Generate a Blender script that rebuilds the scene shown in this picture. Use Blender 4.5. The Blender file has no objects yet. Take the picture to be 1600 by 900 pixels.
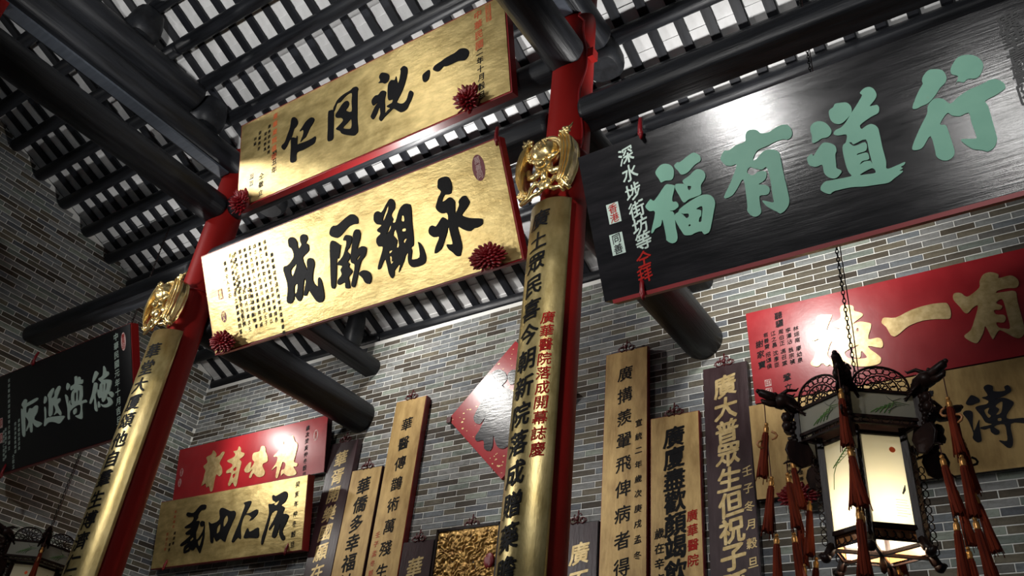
import bpy, math, random
from mathutils import Vector, Matrix, noise
from mathutils.geometry import tessellate_polygon
random.seed(7)
R = math.radians
SC = bpy.context.scene
COL = SC.collection

# ------------------------------------------------------------------ camera
cam_data = bpy.data.cameras.new('camera')
cam_data.sensor_width = 36.0
cam_data.lens = 36.0 * 1341.6 / 1600.0
cam = bpy.data.objects.new('camera', cam_data)
COL.objects.link(cam)
CAM = Vector((0.0, 0.0, 1.6))
yaw, pit, rol = -0.64438, 0.58645, 0.10888
fwd = Vector((math.sin(yaw) * math.cos(pit), math.cos(yaw) * math.cos(pit), math.sin(pit)))
rgt = Vector((math.cos(yaw), -math.sin(yaw), 0.0))
upv = rgt.cross(fwd)
r2 = math.cos(rol) * rgt + math.sin(rol) * upv
u2 = -math.sin(rol) * rgt + math.cos(rol) * upv
cam.matrix_world = Matrix(((r2.x, u2.x, -fwd.x, CAM.x), (r2.y, u2.y, -fwd.y, CAM.y), (r2.z, u2.z, -fwd.z, CAM.z), (0, 0, 0, 1)))
cam_data.clip_start = 0.05
SC.camera = cam

# ------------------------------------------------------------------ world and exposure
world = bpy.data.worlds.new('world')
SC.world = world
world.use_nodes = True
world.node_tree.nodes['Background'].inputs[0].default_value = (0.80, 0.90, 1.0, 1)
world.node_tree.nodes['Background'].inputs[1].default_value = 0.042
SC.view_settings.view_transform = 'Standard'
SC.view_settings.look = 'None'
SC.view_settings.exposure = 0.0
SC.view_settings.gamma = 1.0

# ------------------------------------------------------------------ unseen lamps of the hall (front spots, floods behind plaques, uplights) plus added fills
def spot(name, loc, tgt, watts, deg, radius=0.06, col=(1, 0.93, 0.82), blend=0.6):
    d = bpy.data.lights.new(name, 'SPOT')
    d.energy = watts; d.color = col; d.spot_size = R(deg); d.spot_blend = blend; d.shadow_soft_size = radius
    o = bpy.data.objects.new(name, d); COL.objects.link(o)
    o.location = loc
    o.rotation_euler = (Vector(tgt) - Vector(loc)).to_track_quat('-Z', 'Y').to_euler()
    return o
def bulb(name, loc, watts, radius=0.05, col=(1, 0.93, 0.82)):
    d = bpy.data.lights.new(name, 'POINT')
    d.energy = watts; d.color = col; d.shadow_soft_size = radius
    o = bpy.data.objects.new(name, d); COL.objects.link(o); o.location = loc
    return o
W0 = (1.0, 0.965, 0.91); W1 = (1.0, 0.985, 0.96)
spot('unseen_spot', (-1.71, 0.0, 4.63), (-0.9, 3.3, 4.6), 240, 75, 0.11, W1)
spot('unseen_spot', (0.24, -0.6, 3.72), (0.35, 3.25, 4.75), 150, 34, 0.30, W1)
spot('unseen_spot', (-7.59, 1.0, 4.96), (-4.8, 3.4, 5.2), 290, 70, 0.13, W1)
spot('unseen_spot', (-8.16, 1.0, 7.48), (-5.6, 3.45, 6.35), 150, 42, 0.14, W1)
spot('unseen_spot', (-5.02, 1.0, 7.64), (-3.5, 3.45, 6.4), 28, 70, 0.12, W1)
spot('unseen_spot', (-2.0, 0.2, 5.4), (-3.4, 3.6, 4.6), 70, 85, 0.1, W0)  # unseen fill, added to brighten the middle bay
spot('unseen_spot', (-4.9, -0.4, 5.0), (-7.1, 3.6, 4.7), 210, 60, 0.10, W0)  # unseen fill, added to lift the left black plaque, bat and couplet
spot('unseen_spot', (-0.7, 1.2, 4.3), (-2.35, 3.6, 4.85), 55, 26, 0.10, W0)  # no fitting here; added to brighten the right column
spot('uplight', (-7.4, 4.60, 5.25), (-7.5, 3.4, 7.6), 120, 105, 0.08, W1, 1.0)
spot('uplight', (-4.6, 1.2, 5.9), (-4.5, 2.3, 8.0), 180, 140, 0.08, W1)
spot('uplight', (-8.7, 0.5, 6.0), (-6.6, 1.9, 8.1), 80, 85, 0.08, W1, 1.0)
spot('uplight', (-1.7, 4.25, 5.8), (-1.5, 4.0, 7.2), 90, 140, 0.08, W1)
spot('unseen_flood', (-5.78, 4.40, 6.35), (-4.9, 6.0, 5.35), 150, 125, 0.07, W0, 0.7)
spot('uplight', (-4.3, 4.35, 5.95), (-4.3, 4.1, 7.2), 140, 150, 0.08, W1)
spot('unseen_spot', (-5.3, 0.6, 4.45), (-3.4, 3.4, 5.15), 95, 50, 0.35, W0)  # soft fill added for the right part of the lower gold plaque
spot('unseen_flood', (-1.74, 4.20, 5.71), (-1.6, 5.9, 5.75), 160, 92, 0.07, W0, 0.9)
spot('unseen_flood', (-8.26, 4.90, 5.38), (-7.2, 5.9, 5.0), 48, 120, 0.08, W0, 0.8)
spot('unseen_flood', (-7.3, 4.35, 5.85), (-8.3, 6.0, 5.2), 75, 120, 0.08, W0, 0.9)  # unseen wash, added to lift the dark left corner of the back wall
spot('unseen_flood', (-8.17, 4.40, 4.70), (-6.7, 5.8, 4.5), 28, 90, 0.07, W0, 0.8)

# ------------------------------------------------------------------ helpers
def prop(o, label=None, cat=None, group=None, kind=None):
    if label: o['label'] = label
    if cat: o['category'] = cat
    if group: o['group'] = group
    if kind: o['kind'] = kind
    return o
def empty(name, loc, rot=(0, 0, 0)):
    o = bpy.data.objects.new(name, None); COL.objects.link(o)
    o.location = loc; o.rotation_euler = rot; o.empty_display_size = 0.1
    return o
class MB:
    """collects shapes, then links them as ONE mesh object"""
    def __init__(s): s.v = []; s.f = []; s.c = []; s.sm = []
    def add(s, vs, fs, col=None, smooth=False):
        b = len(s.v); s.v += [tuple(p) for p in vs]
        for f in fs: s.f.append(tuple(i + b for i in f)); s.c.append(col); s.sm.append(smooth)
    def box(s, x0, x1, y0, y1, z0, z1, col=None, m=None):
        p = [Vector((x, y, z)) for x in (x0, x1) for y in (y0, y1) for z in (z0, z1)]
        if m: p = [m @ q for q in p]
        s.add(p, [(0, 1, 3, 2), (4, 6, 7, 5), (0, 4, 5, 1), (2, 3, 7, 6), (0, 2, 6, 4), (1, 5, 7, 3)], col)
    def tube(s, pts, r, n=6, closed=False, flat=1.0, caps=True, smooth=True):
        pts = [Vector(p) for p in pts]; m = len(pts)
        rs = r if isinstance(r, (list, tuple)) else [r] * m
        vs = []; up = None
        for i, p in enumerate(pts):
            a = pts[(i - 1) % m] if (closed or i > 0) else pts[i]
            b = pts[(i + 1) % m] if (closed or i < m - 1) else pts[i]
            t = (b - a).normalized() if (b - a).length > 1e-9 else Vector((0, 0, 1))
            if up is None: up = t.orthogonal().normalized()
            up = (up - t * up.dot(t))
            up = up.normalized() if up.length > 1e-6 else t.orthogonal().normalized()
            sd = t.cross(up)
            for k in range(n):
                an = 2 * math.pi * k / n
                vs.append(p + up * (math.cos(an) * rs[i]) + sd * (math.sin(an) * rs[i] * flat))
        fs = []
        for i in range(m if closed else m - 1):
            j = (i + 1) % m
            for k in range(n):
                l = (k + 1) % n
                fs.append((i * n + k, i * n + l, j * n + l, j * n + k))
        if caps and not closed:
            fs.append(tuple(range(n - 1, -1, -1))); fs.append(tuple((m - 1) * n + k for k in range(n)))
        s.add(vs, fs, None, smooth)
    def ball(s, c, rx, ry=None, rz=None, n=10, h=7, m=None):
        ry = ry or rx; rz = rz or rx; c = Vector(c); vs = []; fs = []
        for i in range(h + 1):
            th = math.pi * i / h
            for k in range(n):
                ph = 2 * math.pi * k / n
                q = Vector((rx * math.sin(th) * math.cos(ph), ry * math.sin(th) * math.sin(ph), rz * math.cos(th)))
                if m: q = m @ q
                vs.append(c + q)
        for i in range(h):
            for k in range(n):
                l = (k + 1) % n
                fs.append((i * n + k, (i + 1) * n + k, (i + 1) * n + l, i * n + l))
        s.add(vs, fs, None, True)
    def lathe(s, prof, n=20, c=(0, 0, 0), smooth=True):
        vs = []; fs = []
        for (r, z) in prof:
            for k in range(n):
                a = 2 * math.pi * k / n
                vs.append((c[0] + r * math.cos(a), c[1] + r * math.sin(a), c[2] + z))
        for i in range(len(prof) - 1):
            for k in range(n):
                l = (k + 1) % n
                fs.append((i * n + k, i * n + l, (i + 1) * n + l, (i + 1) * n + k))
        s.add(vs, fs, None, smooth)
    def mesh(s, name, mats):
        me = bpy.data.meshes.new(name)
        me.from_pydata(s.v, [], s.f)
        for m in (mats if isinstance(mats, (list, tuple)) else [mats]): me.materials.append(m)
        me.polygons.foreach_set('use_smooth', s.sm)
        if any(c is not None for c in s.c):
            at = me.color_attributes.new('tint', 'FLOAT_COLOR', 'CORNER')
            buf = []
            for p in me.polygons:
                c = s.c[p.index] or (1, 1, 1)
                buf += [c[0], c[1], c[2], 1.0] * p.loop_total
            at.data.foreach_set('color', buf)
        me.update()
        return me
    def build(s, name, mats, parent=None, loc=None, rot=None):
        return put(name, s.mesh(name, mats), parent, loc, rot)
def put(name, me, parent=None, loc=None, rot=None):
    o = bpy.data.objects.new(name, me); COL.objects.link(o)
    if parent: o.parent = parent
    if loc is not None: o.location = loc
    if rot is not None: o.rotation_euler = rot
    return o

# ------------------------------------------------------------------ materials
def material(name, base, rough=0.5, metal=0.0, col2=None, nscale=(6, 6, 6), detail=4.0, contrast=(0.35, 0.65),
             bump=0.0, bscale=None, rvar=0.0, coat=0.0, spec=0.5, attr=None, tri=None, emit=None, estr=0.0, alpha=None):
    m = bpy.data.materials.new(name); m.use_nodes = True
    nt = m.node_tree; N = nt.nodes; L = nt.links
    b = N['Principled BSDF']
    b.inputs['Base Color'].default_value = (*base, 1); b.inputs['Roughness'].default_value = rough
    b.inputs['Metallic'].default_value = metal; b.inputs['Specular IOR Level'].default_value = spec
    b.inputs['Coat Weight'].default_value = coat; b.inputs['Coat Roughness'].default_value = 0.12
    tc = N.new('ShaderNodeTexCoord')
    def tex(scale, det=detail):
        mp = N.new('ShaderNodeMapping'); mp.inputs['Scale'].default_value = scale
        L.new(tc.outputs['Object'], mp.inputs['Vector'])
        t = N.new('ShaderNodeTexNoise'); t.inputs['Scale'].default_value = 1.0; t.inputs['Detail'].default_value = det
        t.inputs['Roughness'].default_value = 0.62
        L.new(mp.outputs['Vector'], t.inputs['Vector'])
        return t
    t = tex(nscale)
    src = None
    if col2 is not None:
        rp = N.new('ShaderNodeValToRGB')
        rp.color_ramp.elements[0].position = contrast[0]; rp.color_ramp.elements[1].position = contrast[1]
        rp.color_ramp.elements[0].color = (*base, 1); rp.color_ramp.elements[1].color = (*col2, 1)
        L.new(t.outputs['Fac'], rp.inputs['Fac']); src = rp.outputs['Color']
        if tri is not None:
            e = rp.color_ramp.elements.new(tri[0]); e.color = (*tri[1], 1)
    if attr:
        a = N.new('ShaderNodeAttribute'); a.attribute_name = attr
        if src:
            mx = N.new('ShaderNodeMix'); mx.data_type = 'RGBA'; mx.blend_type = 'MULTIPLY'
            mx.inputs['Factor'].default_value = 1.0
            L.new(a.outputs['Color'], mx.inputs['A']); L.new(src, mx.inputs['B']); src = mx.outputs['Result']
        else: src = a.outputs['Color']
    if src: L.new(src, b.inputs['Base Color'])
    if rvar:
        mr = N.new('ShaderNodeMapRange'); mr.inputs['To Min'].default_value = max(0.03, rough - rvar); mr.inputs['To Max'].default_value = min(1, rough + rvar)
        L.new(t.outputs['Fac'], mr.inputs['Value']); L.new(mr.outputs['Result'], b.inputs['Roughness'])
    if bump:
        t2 = tex(bscale or nscale, 6.0)
        bp = N.new('ShaderNodeBump'); bp.inputs['Strength'].default_value = bump; bp.inputs['Distance'].default_value = 0.02
        L.new(t2.outputs['Fac'], bp.inputs['Height']); L.new(bp.outputs['Normal'], b.inputs['Normal'])
        if coat: L.new(bp.outputs['Normal'], b.inputs['Coat Normal'])
    if emit:
        b.inputs['Emission Color'].default_value = (*emit, 1); b.inputs['Emission Strength'].default_value = estr
    return m
M = {}
M['beam'] = material('black_timber', (0.006, 0.0065, 0.008), 0.42, col2=(0.020, 0.022, 0.027), nscale=(1.2, 14, 14), bump=0.35, bscale=(1.0, 18, 18), rvar=0.15, spec=0.32)
M['beam_end'] = material('black_timber_block', (0.008, 0.0085, 0.010), 0.5, spec=0.3, col2=(0.020, 0.022, 0.026), nscale=(9, 9, 9), bump=0.25)
M['rafter'] = material('black_rafter', (0.007, 0.0075, 0.010), 0.55, spec=0.3, col2=(0.018, 0.020, 0.026), nscale=(12, 2, 12), bump=0.2)
M['beam_sheen'] = material('skylight_sheen_grey', (0.060, 0.070, 0.088), 0.38, col2=(0.085, 0.098, 0.12), nscale=(2, 20, 20), bump=0.1)  # skylight reflection painted in as a paler blue-grey tone
M['tile'] = material('white_tile', (0.70, 0.70, 0.69), 0.8, col2=(0.84, 0.84, 0.84), nscale=(7, 4, 7), contrast=(0.3, 0.6))
M['deck'] = material('roof_deck', (0.05, 0.05, 0.05), 0.9)
M['mortar'] = material('pale_mortar', (0.86, 0.86, 0.82), 0.9, bump=0.1, nscale=(30, 30, 30))
M['brick'] = material('grey_brick', (0.62, 0.60, 0.56), 0.82, col2=(1.1, 1.1, 1.1), nscale=(14, 14, 22), contrast=(0.30, 0.56), attr='tint', bump=0.25, bscale=(40, 40, 60))
M['red_paint'] = material('red_column_paint', (0.22, 0.007, 0.006), 0.5, spec=0.16, col2=(0.25, 0.010, 0.008), nscale=(3, 3, 1), bump=0.06, bscale=(9, 9, 3))
M['red_trim'] = material('red_lacquer_trim', (0.22, 0.008, 0.010), 0.4)
M['red_carved'] = material('red_carved_wood', (0.19, 0.005, 0.009), 0.34, bump=0.2, nscale=(60, 60, 60))
M['gold_leaf'] = material('gold_leaf', (0.46, 0.33, 0.12), 0.36, metal=0.74, col2=(0.84, 0.66, 0.29), nscale=(5, 5, 11), contrast=(0.30, 0.70), bump=0.17, bscale=(13, 13, 30), rvar=0.10)
M['gold_couplet'] = material('gold_couplet', (0.36, 0.27, 0.10), 0.36, metal=0.8, col2=(0.62, 0.50, 0.24), nscale=(10, 10, 5), contrast=(0.3, 0.7), bump=0.10, bscale=(26, 26, 9), rvar=0.08)
M['gold_aged'] = material('aged_gold_wood', (0.33, 0.20, 0.065), 0.45, metal=0.25, col2=(0.58, 0.39, 0.15), nscale=(9, 9, 3), contrast=(0.3, 0.62), bump=0.10, bscale=(50, 50, 8), rvar=0.1)
M['gold_bright'] = material('bright_gilding', (0.95, 0.78, 0.42), 0.24, metal=0.92, col2=(0.78, 0.55, 0.20), nscale=(20, 20, 20), bump=0.12, bscale=(45, 45, 45))
M['gold_letter'] = material('gold_lettering', (0.50, 0.35, 0.14), 0.38, metal=0.45, col2=(0.72, 0.56, 0.28), nscale=(18, 18, 18))
M['gold_carving'] = material('gilded_carving', (0.24, 0.12, 0.03), 0.4, metal=0.6, col2=(0.55, 0.34, 0.10), nscale=(18, 18, 18))
M['black_lacquer'] = material('black_lacquer', (0.006, 0.006, 0.007), 0.20, col2=(0.011, 0.010, 0.012), nscale=(2.5, 9, 16), bump=0.06, bscale=(3.5, 30, 60), rvar=0.08)
M['black_lacquer_matte'] = material('black_lacquer_matte', (0.006, 0.006, 0.007), 0.45, bump=0.05)
M['plum_lacquer'] = material('plum_lacquer', (0.028, 0.011, 0.013), 0.34, col2=(0.045, 0.020, 0.024), nscale=(14, 14, 3), bump=0.10, bscale=(30, 30, 6), rvar=0.08)
M['red_lacquer'] = material('red_lacquer', (0.33, 0.010, 0.016), 0.30, col2=(0.40, 0.016, 0.022), nscale=(4, 4, 4), bump=0.05, bscale=(8, 8, 8), rvar=0.06)
M['red_paper'] = material('red_flecked_board', (0.42, 0.020, 0.026), 0.27, bump=0.03, nscale=(10, 10, 10))
M['ink'] = material('black_ink', (0.004, 0.004, 0.005), 0.5, bump=0.1, nscale=(40, 40, 40), spec=0.12)
M['ink_grey'] = material('grey_black_ink', (0.014, 0.013, 0.017), 0.26, bump=0.12, nscale=(8, 8, 40))
M['ink_red'] = material('red_ink', (0.36, 0.014, 0.010), 0.6, spec=0.1)
M['ink_gold_red'] = material('worn_red_ink', (0.50, 0.10, 0.03), 0.5)
M['green'] = material('pale_green_paint', (0.155, 0.375, 0.275), 0.55, col2=(0.18, 0.41, 0.30), nscale=(6, 6, 6))
M['pale'] = material('pale_grey_green_paint', (0.45, 0.56, 0.50), 0.55)
M['pink'] = material('pink_seal', (0.62, 0.42, 0.40), 0.6)
M['seal_mauve'] = material('mauve_seal', (0.22, 0.05, 0.06), 0.5)
M['iron_red'] = material('dark_red_iron', (0.085, 0.008, 0.010), 0.4)
M['dark_wood'] = material('dark_rosewood', (0.006, 0.003, 0.0028), 0.4, spec=0.14, col2=(0.020, 0.009, 0.007), nscale=(20, 20, 6), bump=0.15)
M['warm_wood'] = material('warm_inner_wood', (0.34, 0.14, 0.045), 0.45)
M['tassel'] = material('dark_red_tassel', (0.16, 0.022, 0.008), 0.8, spec=0.1, col2=(0.06, 0.009, 0.005), nscale=(70, 70, 4))
M['tassel_cap'] = material('gilt_tassel_cap', (0.45, 0.22, 0.06), 0.35, metal=0.6)
M['cord'] = material('brown_cord', (0.05, 0.010, 0.008), 0.7)
M['chain'] = material('dark_chain', (0.02, 0.018, 0.016), 0.4, metal=0.7)
M['floor'] = material('stone_floor', (0.16, 0.15, 0.14), 0.6, col2=(0.20, 0.19, 0.18), nscale=(2, 2, 2))
M['leaf_paint'] = material('green_leaf_paint', (0.07, 0.20, 0.03), 0.6)
M['stem_paint'] = material('grey_stem_paint', (0.10, 0.10, 0.085), 0.6)
M['sun_paint'] = material('orange_sun_paint', (0.75, 0.10, 0.02), 0.6)
def glass_mat():
    m = bpy.data.materials.new('frosted_lantern_glass'); m.use_nodes = True
    nt = m.node_tree; N = nt.nodes; L = nt.links
    out = N['Material Output']; N.remove(N['Principled BSDF'])
    tl = N.new('ShaderNodeBsdfTranslucent'); tl.inputs['Color'].default_value = (0.62, 0.61, 0.53, 1)
    df = N.new('ShaderNodeBsdfDiffuse'); df.inputs['Color'].default_value = (0.40, 0.40, 0.36, 1)
    gl = N.new('ShaderNodeBsdfGlossy'); gl.inputs['Roughness'].default_value = 0.2; gl.inputs['Color'].default_value = (0.6, 0.6, 0.6, 1)
    m1 = N.new('ShaderNodeMixShader'); m1.inputs['Fac'].default_value = 0.36
    m2 = N.new('ShaderNodeMixShader'); m2.inputs['Fac'].default_value = 0.05
    L.new(tl.outputs[0], m1.inputs[1]); L.new(df.outputs[0], m1.inputs[2])
    L.new(m1.outputs[0], m2.inputs[1]); L.new(gl.outputs[0], m2.inputs[2])
    L.new(m2.outputs[0], out.inputs['Surface'])
    return m
M['glass'] = glass_mat()

# ------------------------------------------------------------------ setting: floor, walls, ceiling shell
SL = 0.41752; TH = math.atan(SL); RZ0 = 8.98864            # purlin centre plane: z = RZ0 - SL*y
XL = -9.3; XR = 1.7; YB = 6.0
def roofz(y): return RZ0 - SL * y
fl = MB(); fl.box(XL - 0.3, XR + 0.6, -2.5, YB + 0.3, -0.15, 0.0)
prop(fl.build('floor', M['floor']), kind='structure')
wb = MB(); wb.box(XL - 0.3, XR + 0.6, YB + 0.004, YB + 0.35, 0.0, 6.385)
wall_back = prop(wb.build('wall_back', M['mortar']), kind='structure')
wl = MB()
pr = [(-0.6, 0.0), (YB + 0.006, 0.0), (YB + 0.006, roofz(YB) + 0.08), (-0.6, roofz(-0.6) + 0.08)]
wl.add([(XL - 0.004, y, z) for y, z in pr] + [(XL - 0.35, y, z) for y, z in pr],
       [(0, 1, 2, 3), (7, 6, 5, 4), (0, 4, 5, 1), (1, 5, 6, 2), (2, 6, 7, 3), (3, 7, 4, 0)])
wall_left = prop(wl.build('wall_left', M['mortar']), kind='structure')
PR = 0.070                                                   # purlin radius
nrm = Vector((0, math.sin(TH), math.cos(TH)))
dwn = Vector((0, math.cos(TH), -math.sin(TH)))
Y0 = 0.2; Y1 = 6.32
ceiling_mb = MB()
a = Vector((0, Y0, roofz(Y0))) + nrm * (PR + 0.17); b = Vector((0, Y1, roofz(Y1))) + nrm * (PR + 0.17)
v = []
for x in (XL - 0.35, XR + 0.6):
    for p in (a, b):
        v.append((x, p.y, p.z)); v.append((x, p.y, p.z + 0.06))
ceiling_mb.add(v, [(0, 2, 6, 4), (1, 5, 7, 3), (0, 1, 3, 2), (4, 6, 7, 5), (0, 4, 5, 1), (2, 3, 7, 6)])
ceiling = prop(ceiling_mb.build('ceiling', M['deck']), kind='structure')

# ------------------------------------------------------------------ columns
XC = (-6.33, -2.42); YC = 3.68
def column(x, label, ztop, rbot=0.165, rtop=0.15):
    root = prop(empty('column', (x, YC, 0)), label, 'column', 'red columns of the hall')
    m = MB()
    m.lathe([(0.0, 0.06), (rbot, 0.06)] + [(rbot + (rtop - rbot) * k / 12, 0.06 + (ztop - 0.06) * k / 12) for k in range(13)] + [(0.0, ztop)], 36)
    m.build('shaft', M['red_paint'], root)
    m = MB(); m.lathe([(0, 0), (0.26, 0), (0.27, 0.02), (0.22, 0.06), (0, 0.06)], 24); m.build('base_stone', M['floor'], root)
    for z in (5.60,):
        m = MB(); m.lathe([(rbot, z - 0.008), (rbot - 0.001, z - 0.006), (rbot + 0.001, z + 0.006), (rbot - 0.004, z + 0.008)], 36)
        m.build('joint_ring', M['red_trim'], root)
    return root
col_l = column(XC[0], 'left red round column with a gilded couplet board on its front', 7.30)
col_r = column(XC[1], 'right red round column beside the black plaque, a cable running up it', 7.36)
for s in (-1, 1):                                            # red tenon ends of the truss beam
    m = MB(); m.box(-0.022, 0.022, -0.035, 0.035, -0.045, 0.045)
    m.build('tenon', M['red_paint'], col_r, (s * 0.175, -0.02, 6.56))
    m = MB(); m.box(-0.022, 0.022, -0.035, 0.035, -0.045, 0.045)
    m.build('tenon', M['red_paint'], col_l, (s * 0.175, -0.02, 6.9))
m = MB()
cp = []
for k in range(40):
    z = 5.55 + k * 0.0375
    an = R(62 + 9 * math.sin(k * 0.32) - (18 if k > 36 else 0)); rr = 0.156
    cp.append((rr * math.sin(an), -rr * math.cos(an), z))
m.tube(cp, 0.008, 6); m.build('cable', M['red_trim'], col_r)

# ------------------------------------------------------------------ timber
def log_mesh(L, r, seed, flat=None, r1=None, n=22):
    m = MB(); k = max(6, int(L / 0.22)); vs = []; fs = []
    r1 = r if r1 is None else r1
    prof = [(0.0, 0.86), (0.012, 0.97), (0.035, 1.0)] + [(0.035 + (L - 0.07) * i / k, 1.0) for i in range(1, k)] + [(L - 0.035, 1.0), (L - 0.012, 0.97), (L, 0.86)]
    for (x, sc) in prof:
        rr = (r + (r1 - r) * x / L) * sc
        for j in range(n):
            an = 2 * math.pi * j / n
            w = 1 + 0.035 * noise.noise(Vector((x * 1.3 + seed * 9.1, 1.4 * math.cos(an), 1.4 * math.sin(an))))
            y = rr * w * math.cos(an); z = rr * w * math.sin(an)
            if flat and z < -flat * rr: z = -flat * rr
            vs.append((x, y, z))
    for i in range(len(prof) - 1):
        for j in range(n):
            l = (j + 1) % n
            fs.append((i * n + j, i * n + l, (i + 1) * n + l, (i + 1) * n + j))
    m.add(vs, fs, None, True)
    if flat:
        for q, f in enumerate(fs):
            if max(vs[t][2] for t in f) < -0.80 * flat * r: m.sm[q] = False
    m.add([vs[j] for j in range(n)], [tuple(range(n - 1, -1, -1))])
    m.add([vs[(len(prof) - 1) * n + j] for j in range(n)], [tuple(range(n))])
    return m
SEED = [0]; LASTB = [None]
def beam(name, label, p0, p1, r, flat=None, group=None, r1=None, cat='beam'):
    p0 = Vector(p0); p1 = Vector(p1); d = p1 - p0; SEED[0] += 1
    o = log_mesh(d.length, r, SEED[0], flat, r1).build(name, M['beam'], None, p0)
    if abs(d.x) > abs(d.y): o.rotation_euler = (0, -math.asin(d.z / d.length), 0)
    else: o.rotation_euler = (0, -math.asin(d.z / d.length), math.pi / 2)
    LASTB[0] = o
    return prop(o, label, cat, group)
BAYS = ((XL + 0.01, XC[0] - 0.005, 'left'), (XC[0] + 0.005, XC[1] - 0.005, 'middle'), (XC[1] + 0.005, XR + 0.3, 'right'))
PY = [4.49 + 0.375 * k for k in range(4, -10, -1)]           # from the eaves up to the ridge side
PY[0] = 6.06
ordn = ['first', 'second', 'third', 'fourth', 'fifth', 'sixth', 'seventh', 'eighth', 'ninth', 'tenth', 'eleventh', 'twelfth', 'thirteenth', 'fourteenth']
from_frame = []
for k, y in enumerate(PY):
    for (x0, x1, bay) in BAYS:
        if bay == 'right' and y < 2.9: continue
        if bay == 'middle' and y < 1.7: continue
        if bay == 'left' and y < 1.2: continue
        beam('purlin', 'black round purlin log over the %s bay, %s up from the back wall' % (bay, ordn[k]),
             (x0, y, roofz(y)), (x1, y, roofz(y)), PR, None, 'purlin logs under the tiled roof', cat='log')
TZ = 5.97
beam('tie_beam', 'black tie beam from the left brick wall to the left column above the black plaque', (XL + 0.02, YC, 5.93), (XC[0] - 0.13, YC, 5.93), 0.125, 0.72)
beam('tie_beam', 'black tie beam between the two red columns behind the lower gold plaque', (XC[0] + 0.13, YC, TZ), (XC[1] - 0.13, YC, TZ), 0.13, 0.8)
beam('tie_beam', 'upper black tie beam between the two red columns behind the upper gold plaque', (XC[0] + 0.13, YC, 6.60), (XC[1] - 0.13, YC, 6.60), 0.12)
beam('tie_beam', 'black tie beam right of the right column over the green lettered plaque', (XC[1] + 0.13, YC, 5.98), (XR + 0.3, YC, 5.98), 0.13, 0.75)
for i, x in enumerate(XC):
    s = ('left', 'right')[i]
    beam('truss_beam', 'thick black log from the %s column down to the back wall, lower of the pair' % s, (x, YC + 0.12, 5.425), (x, YB + 0.05, 5.425), 0.195, None, None, 0.175)
    beam('truss_beam', 'slimmer black beam from the %s column to the back wall, upper of the pair' % s, (x, YC + 0.12, 6.03), (x, YB + 0.05, 6.03), 0.118, 0.75)
    beam('truss_beam', 'thick black truss log running from the front into the %s column' % s, (x, 0.6, 6.555), (x, YC - 0.10, 6.555), 0.155)
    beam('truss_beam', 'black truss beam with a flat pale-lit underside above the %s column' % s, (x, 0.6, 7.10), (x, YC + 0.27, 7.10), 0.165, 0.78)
    m = MB(); m.box(-0.065, 0.065, 0.6, YC - 0.16, 6.950, 6.974); o_ = m.build('underside_sheen', M['beam_sheen']); o_.parent = LASTB[0]; o_.matrix_parent_inverse = Matrix.Identity(4)  # added strip, coloured as skylight sheen on the flat underside
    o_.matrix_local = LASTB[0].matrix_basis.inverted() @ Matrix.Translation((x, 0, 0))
    if i == 0: beam('truss_beam', 'upper black truss beam under the roof, over the left column line', (x, 0.6, 7.50), (x, 2.98, 7.50), 0.145)
def strut(label, x, y, z0, z1, w, d):
    m = MB(); h = z1 - z0; rings = [(0.80, 0), (1.0, 0.10), (1.06, 0.35), (1.0, 0.70), (0.86, 1.0)]
    vs = []; fs = []; n = 16
    for (sc, t) in rings:
        for k in range(n):
            an = 2 * math.pi * k / n
            c, s_ = math.cos(an), math.sin(an)
            e = 0.7
            vs.append((w * sc * math.copysign(abs(c) ** e, c), d * sc * math.copysign(abs(s_) ** e, s_), h * t))
    for i in range(len(rings) - 1):
        for k in range(n):
            l = (k + 1) % n
            fs.append((i * n + k, i * n + l, (i + 1) * n + l, (i + 1) * n + k))
    m.add(vs, fs, None, True); m.add(vs[:n], [tuple(range(n - 1, -1, -1))]); m.add(vs[-n:], [tuple(range(n))])
    return prop(m.build('strut', M['beam_end'], None, (x, y, z0)), label, 'strut')
strut('bulging black strut block at the end of the upper truss beam, left column line', XC[0], 3.15, 7.27, 7.585, 0.15, 0.15)
m = MB(); m.box(-0.09, 0.09, -0.10, 0.10, 0, 0.24)
prop(m.build('strut', M['red_paint'], None, (XC[0], 1.12, 6.70)), 'small red block under the truss beam at the top left corner', 'strut')
strut('bulging black strut block higher up the upper truss beam, left column line', XC[0], 2.24, 7.645, 7.96, 0.14, 0.15)
strut('black strut block on the truss beam just behind the left column head', XC[0], 4.115, 6.95, 7.185, 0.15, 0.15)
strut('black strut block on the truss beam just behind the right column head', XC[1], 4.115, 6.95, 7.185, 0.15, 0.15)
strut('black block between upper beam and lowest purlin log, left side of back wall', XC[0], 5.62, 6.13, 6.565, 0.08, 0.10)
strut('black block between upper beam and lowest purlin log, right side of back wall', XC[1], 5.62, 6.13, 6.565, 0.08, 0.10)
strut('black carved post on the upper beam midway to the back wall, left column line', XC[0], 4.90, 6.13, 6.88, 0.08, 0.10)
strut('black carved post on the upper beam midway to the back wall, right column line', XC[1], 4.90, 6.13, 6.88, 0.08, 0.10)

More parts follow.
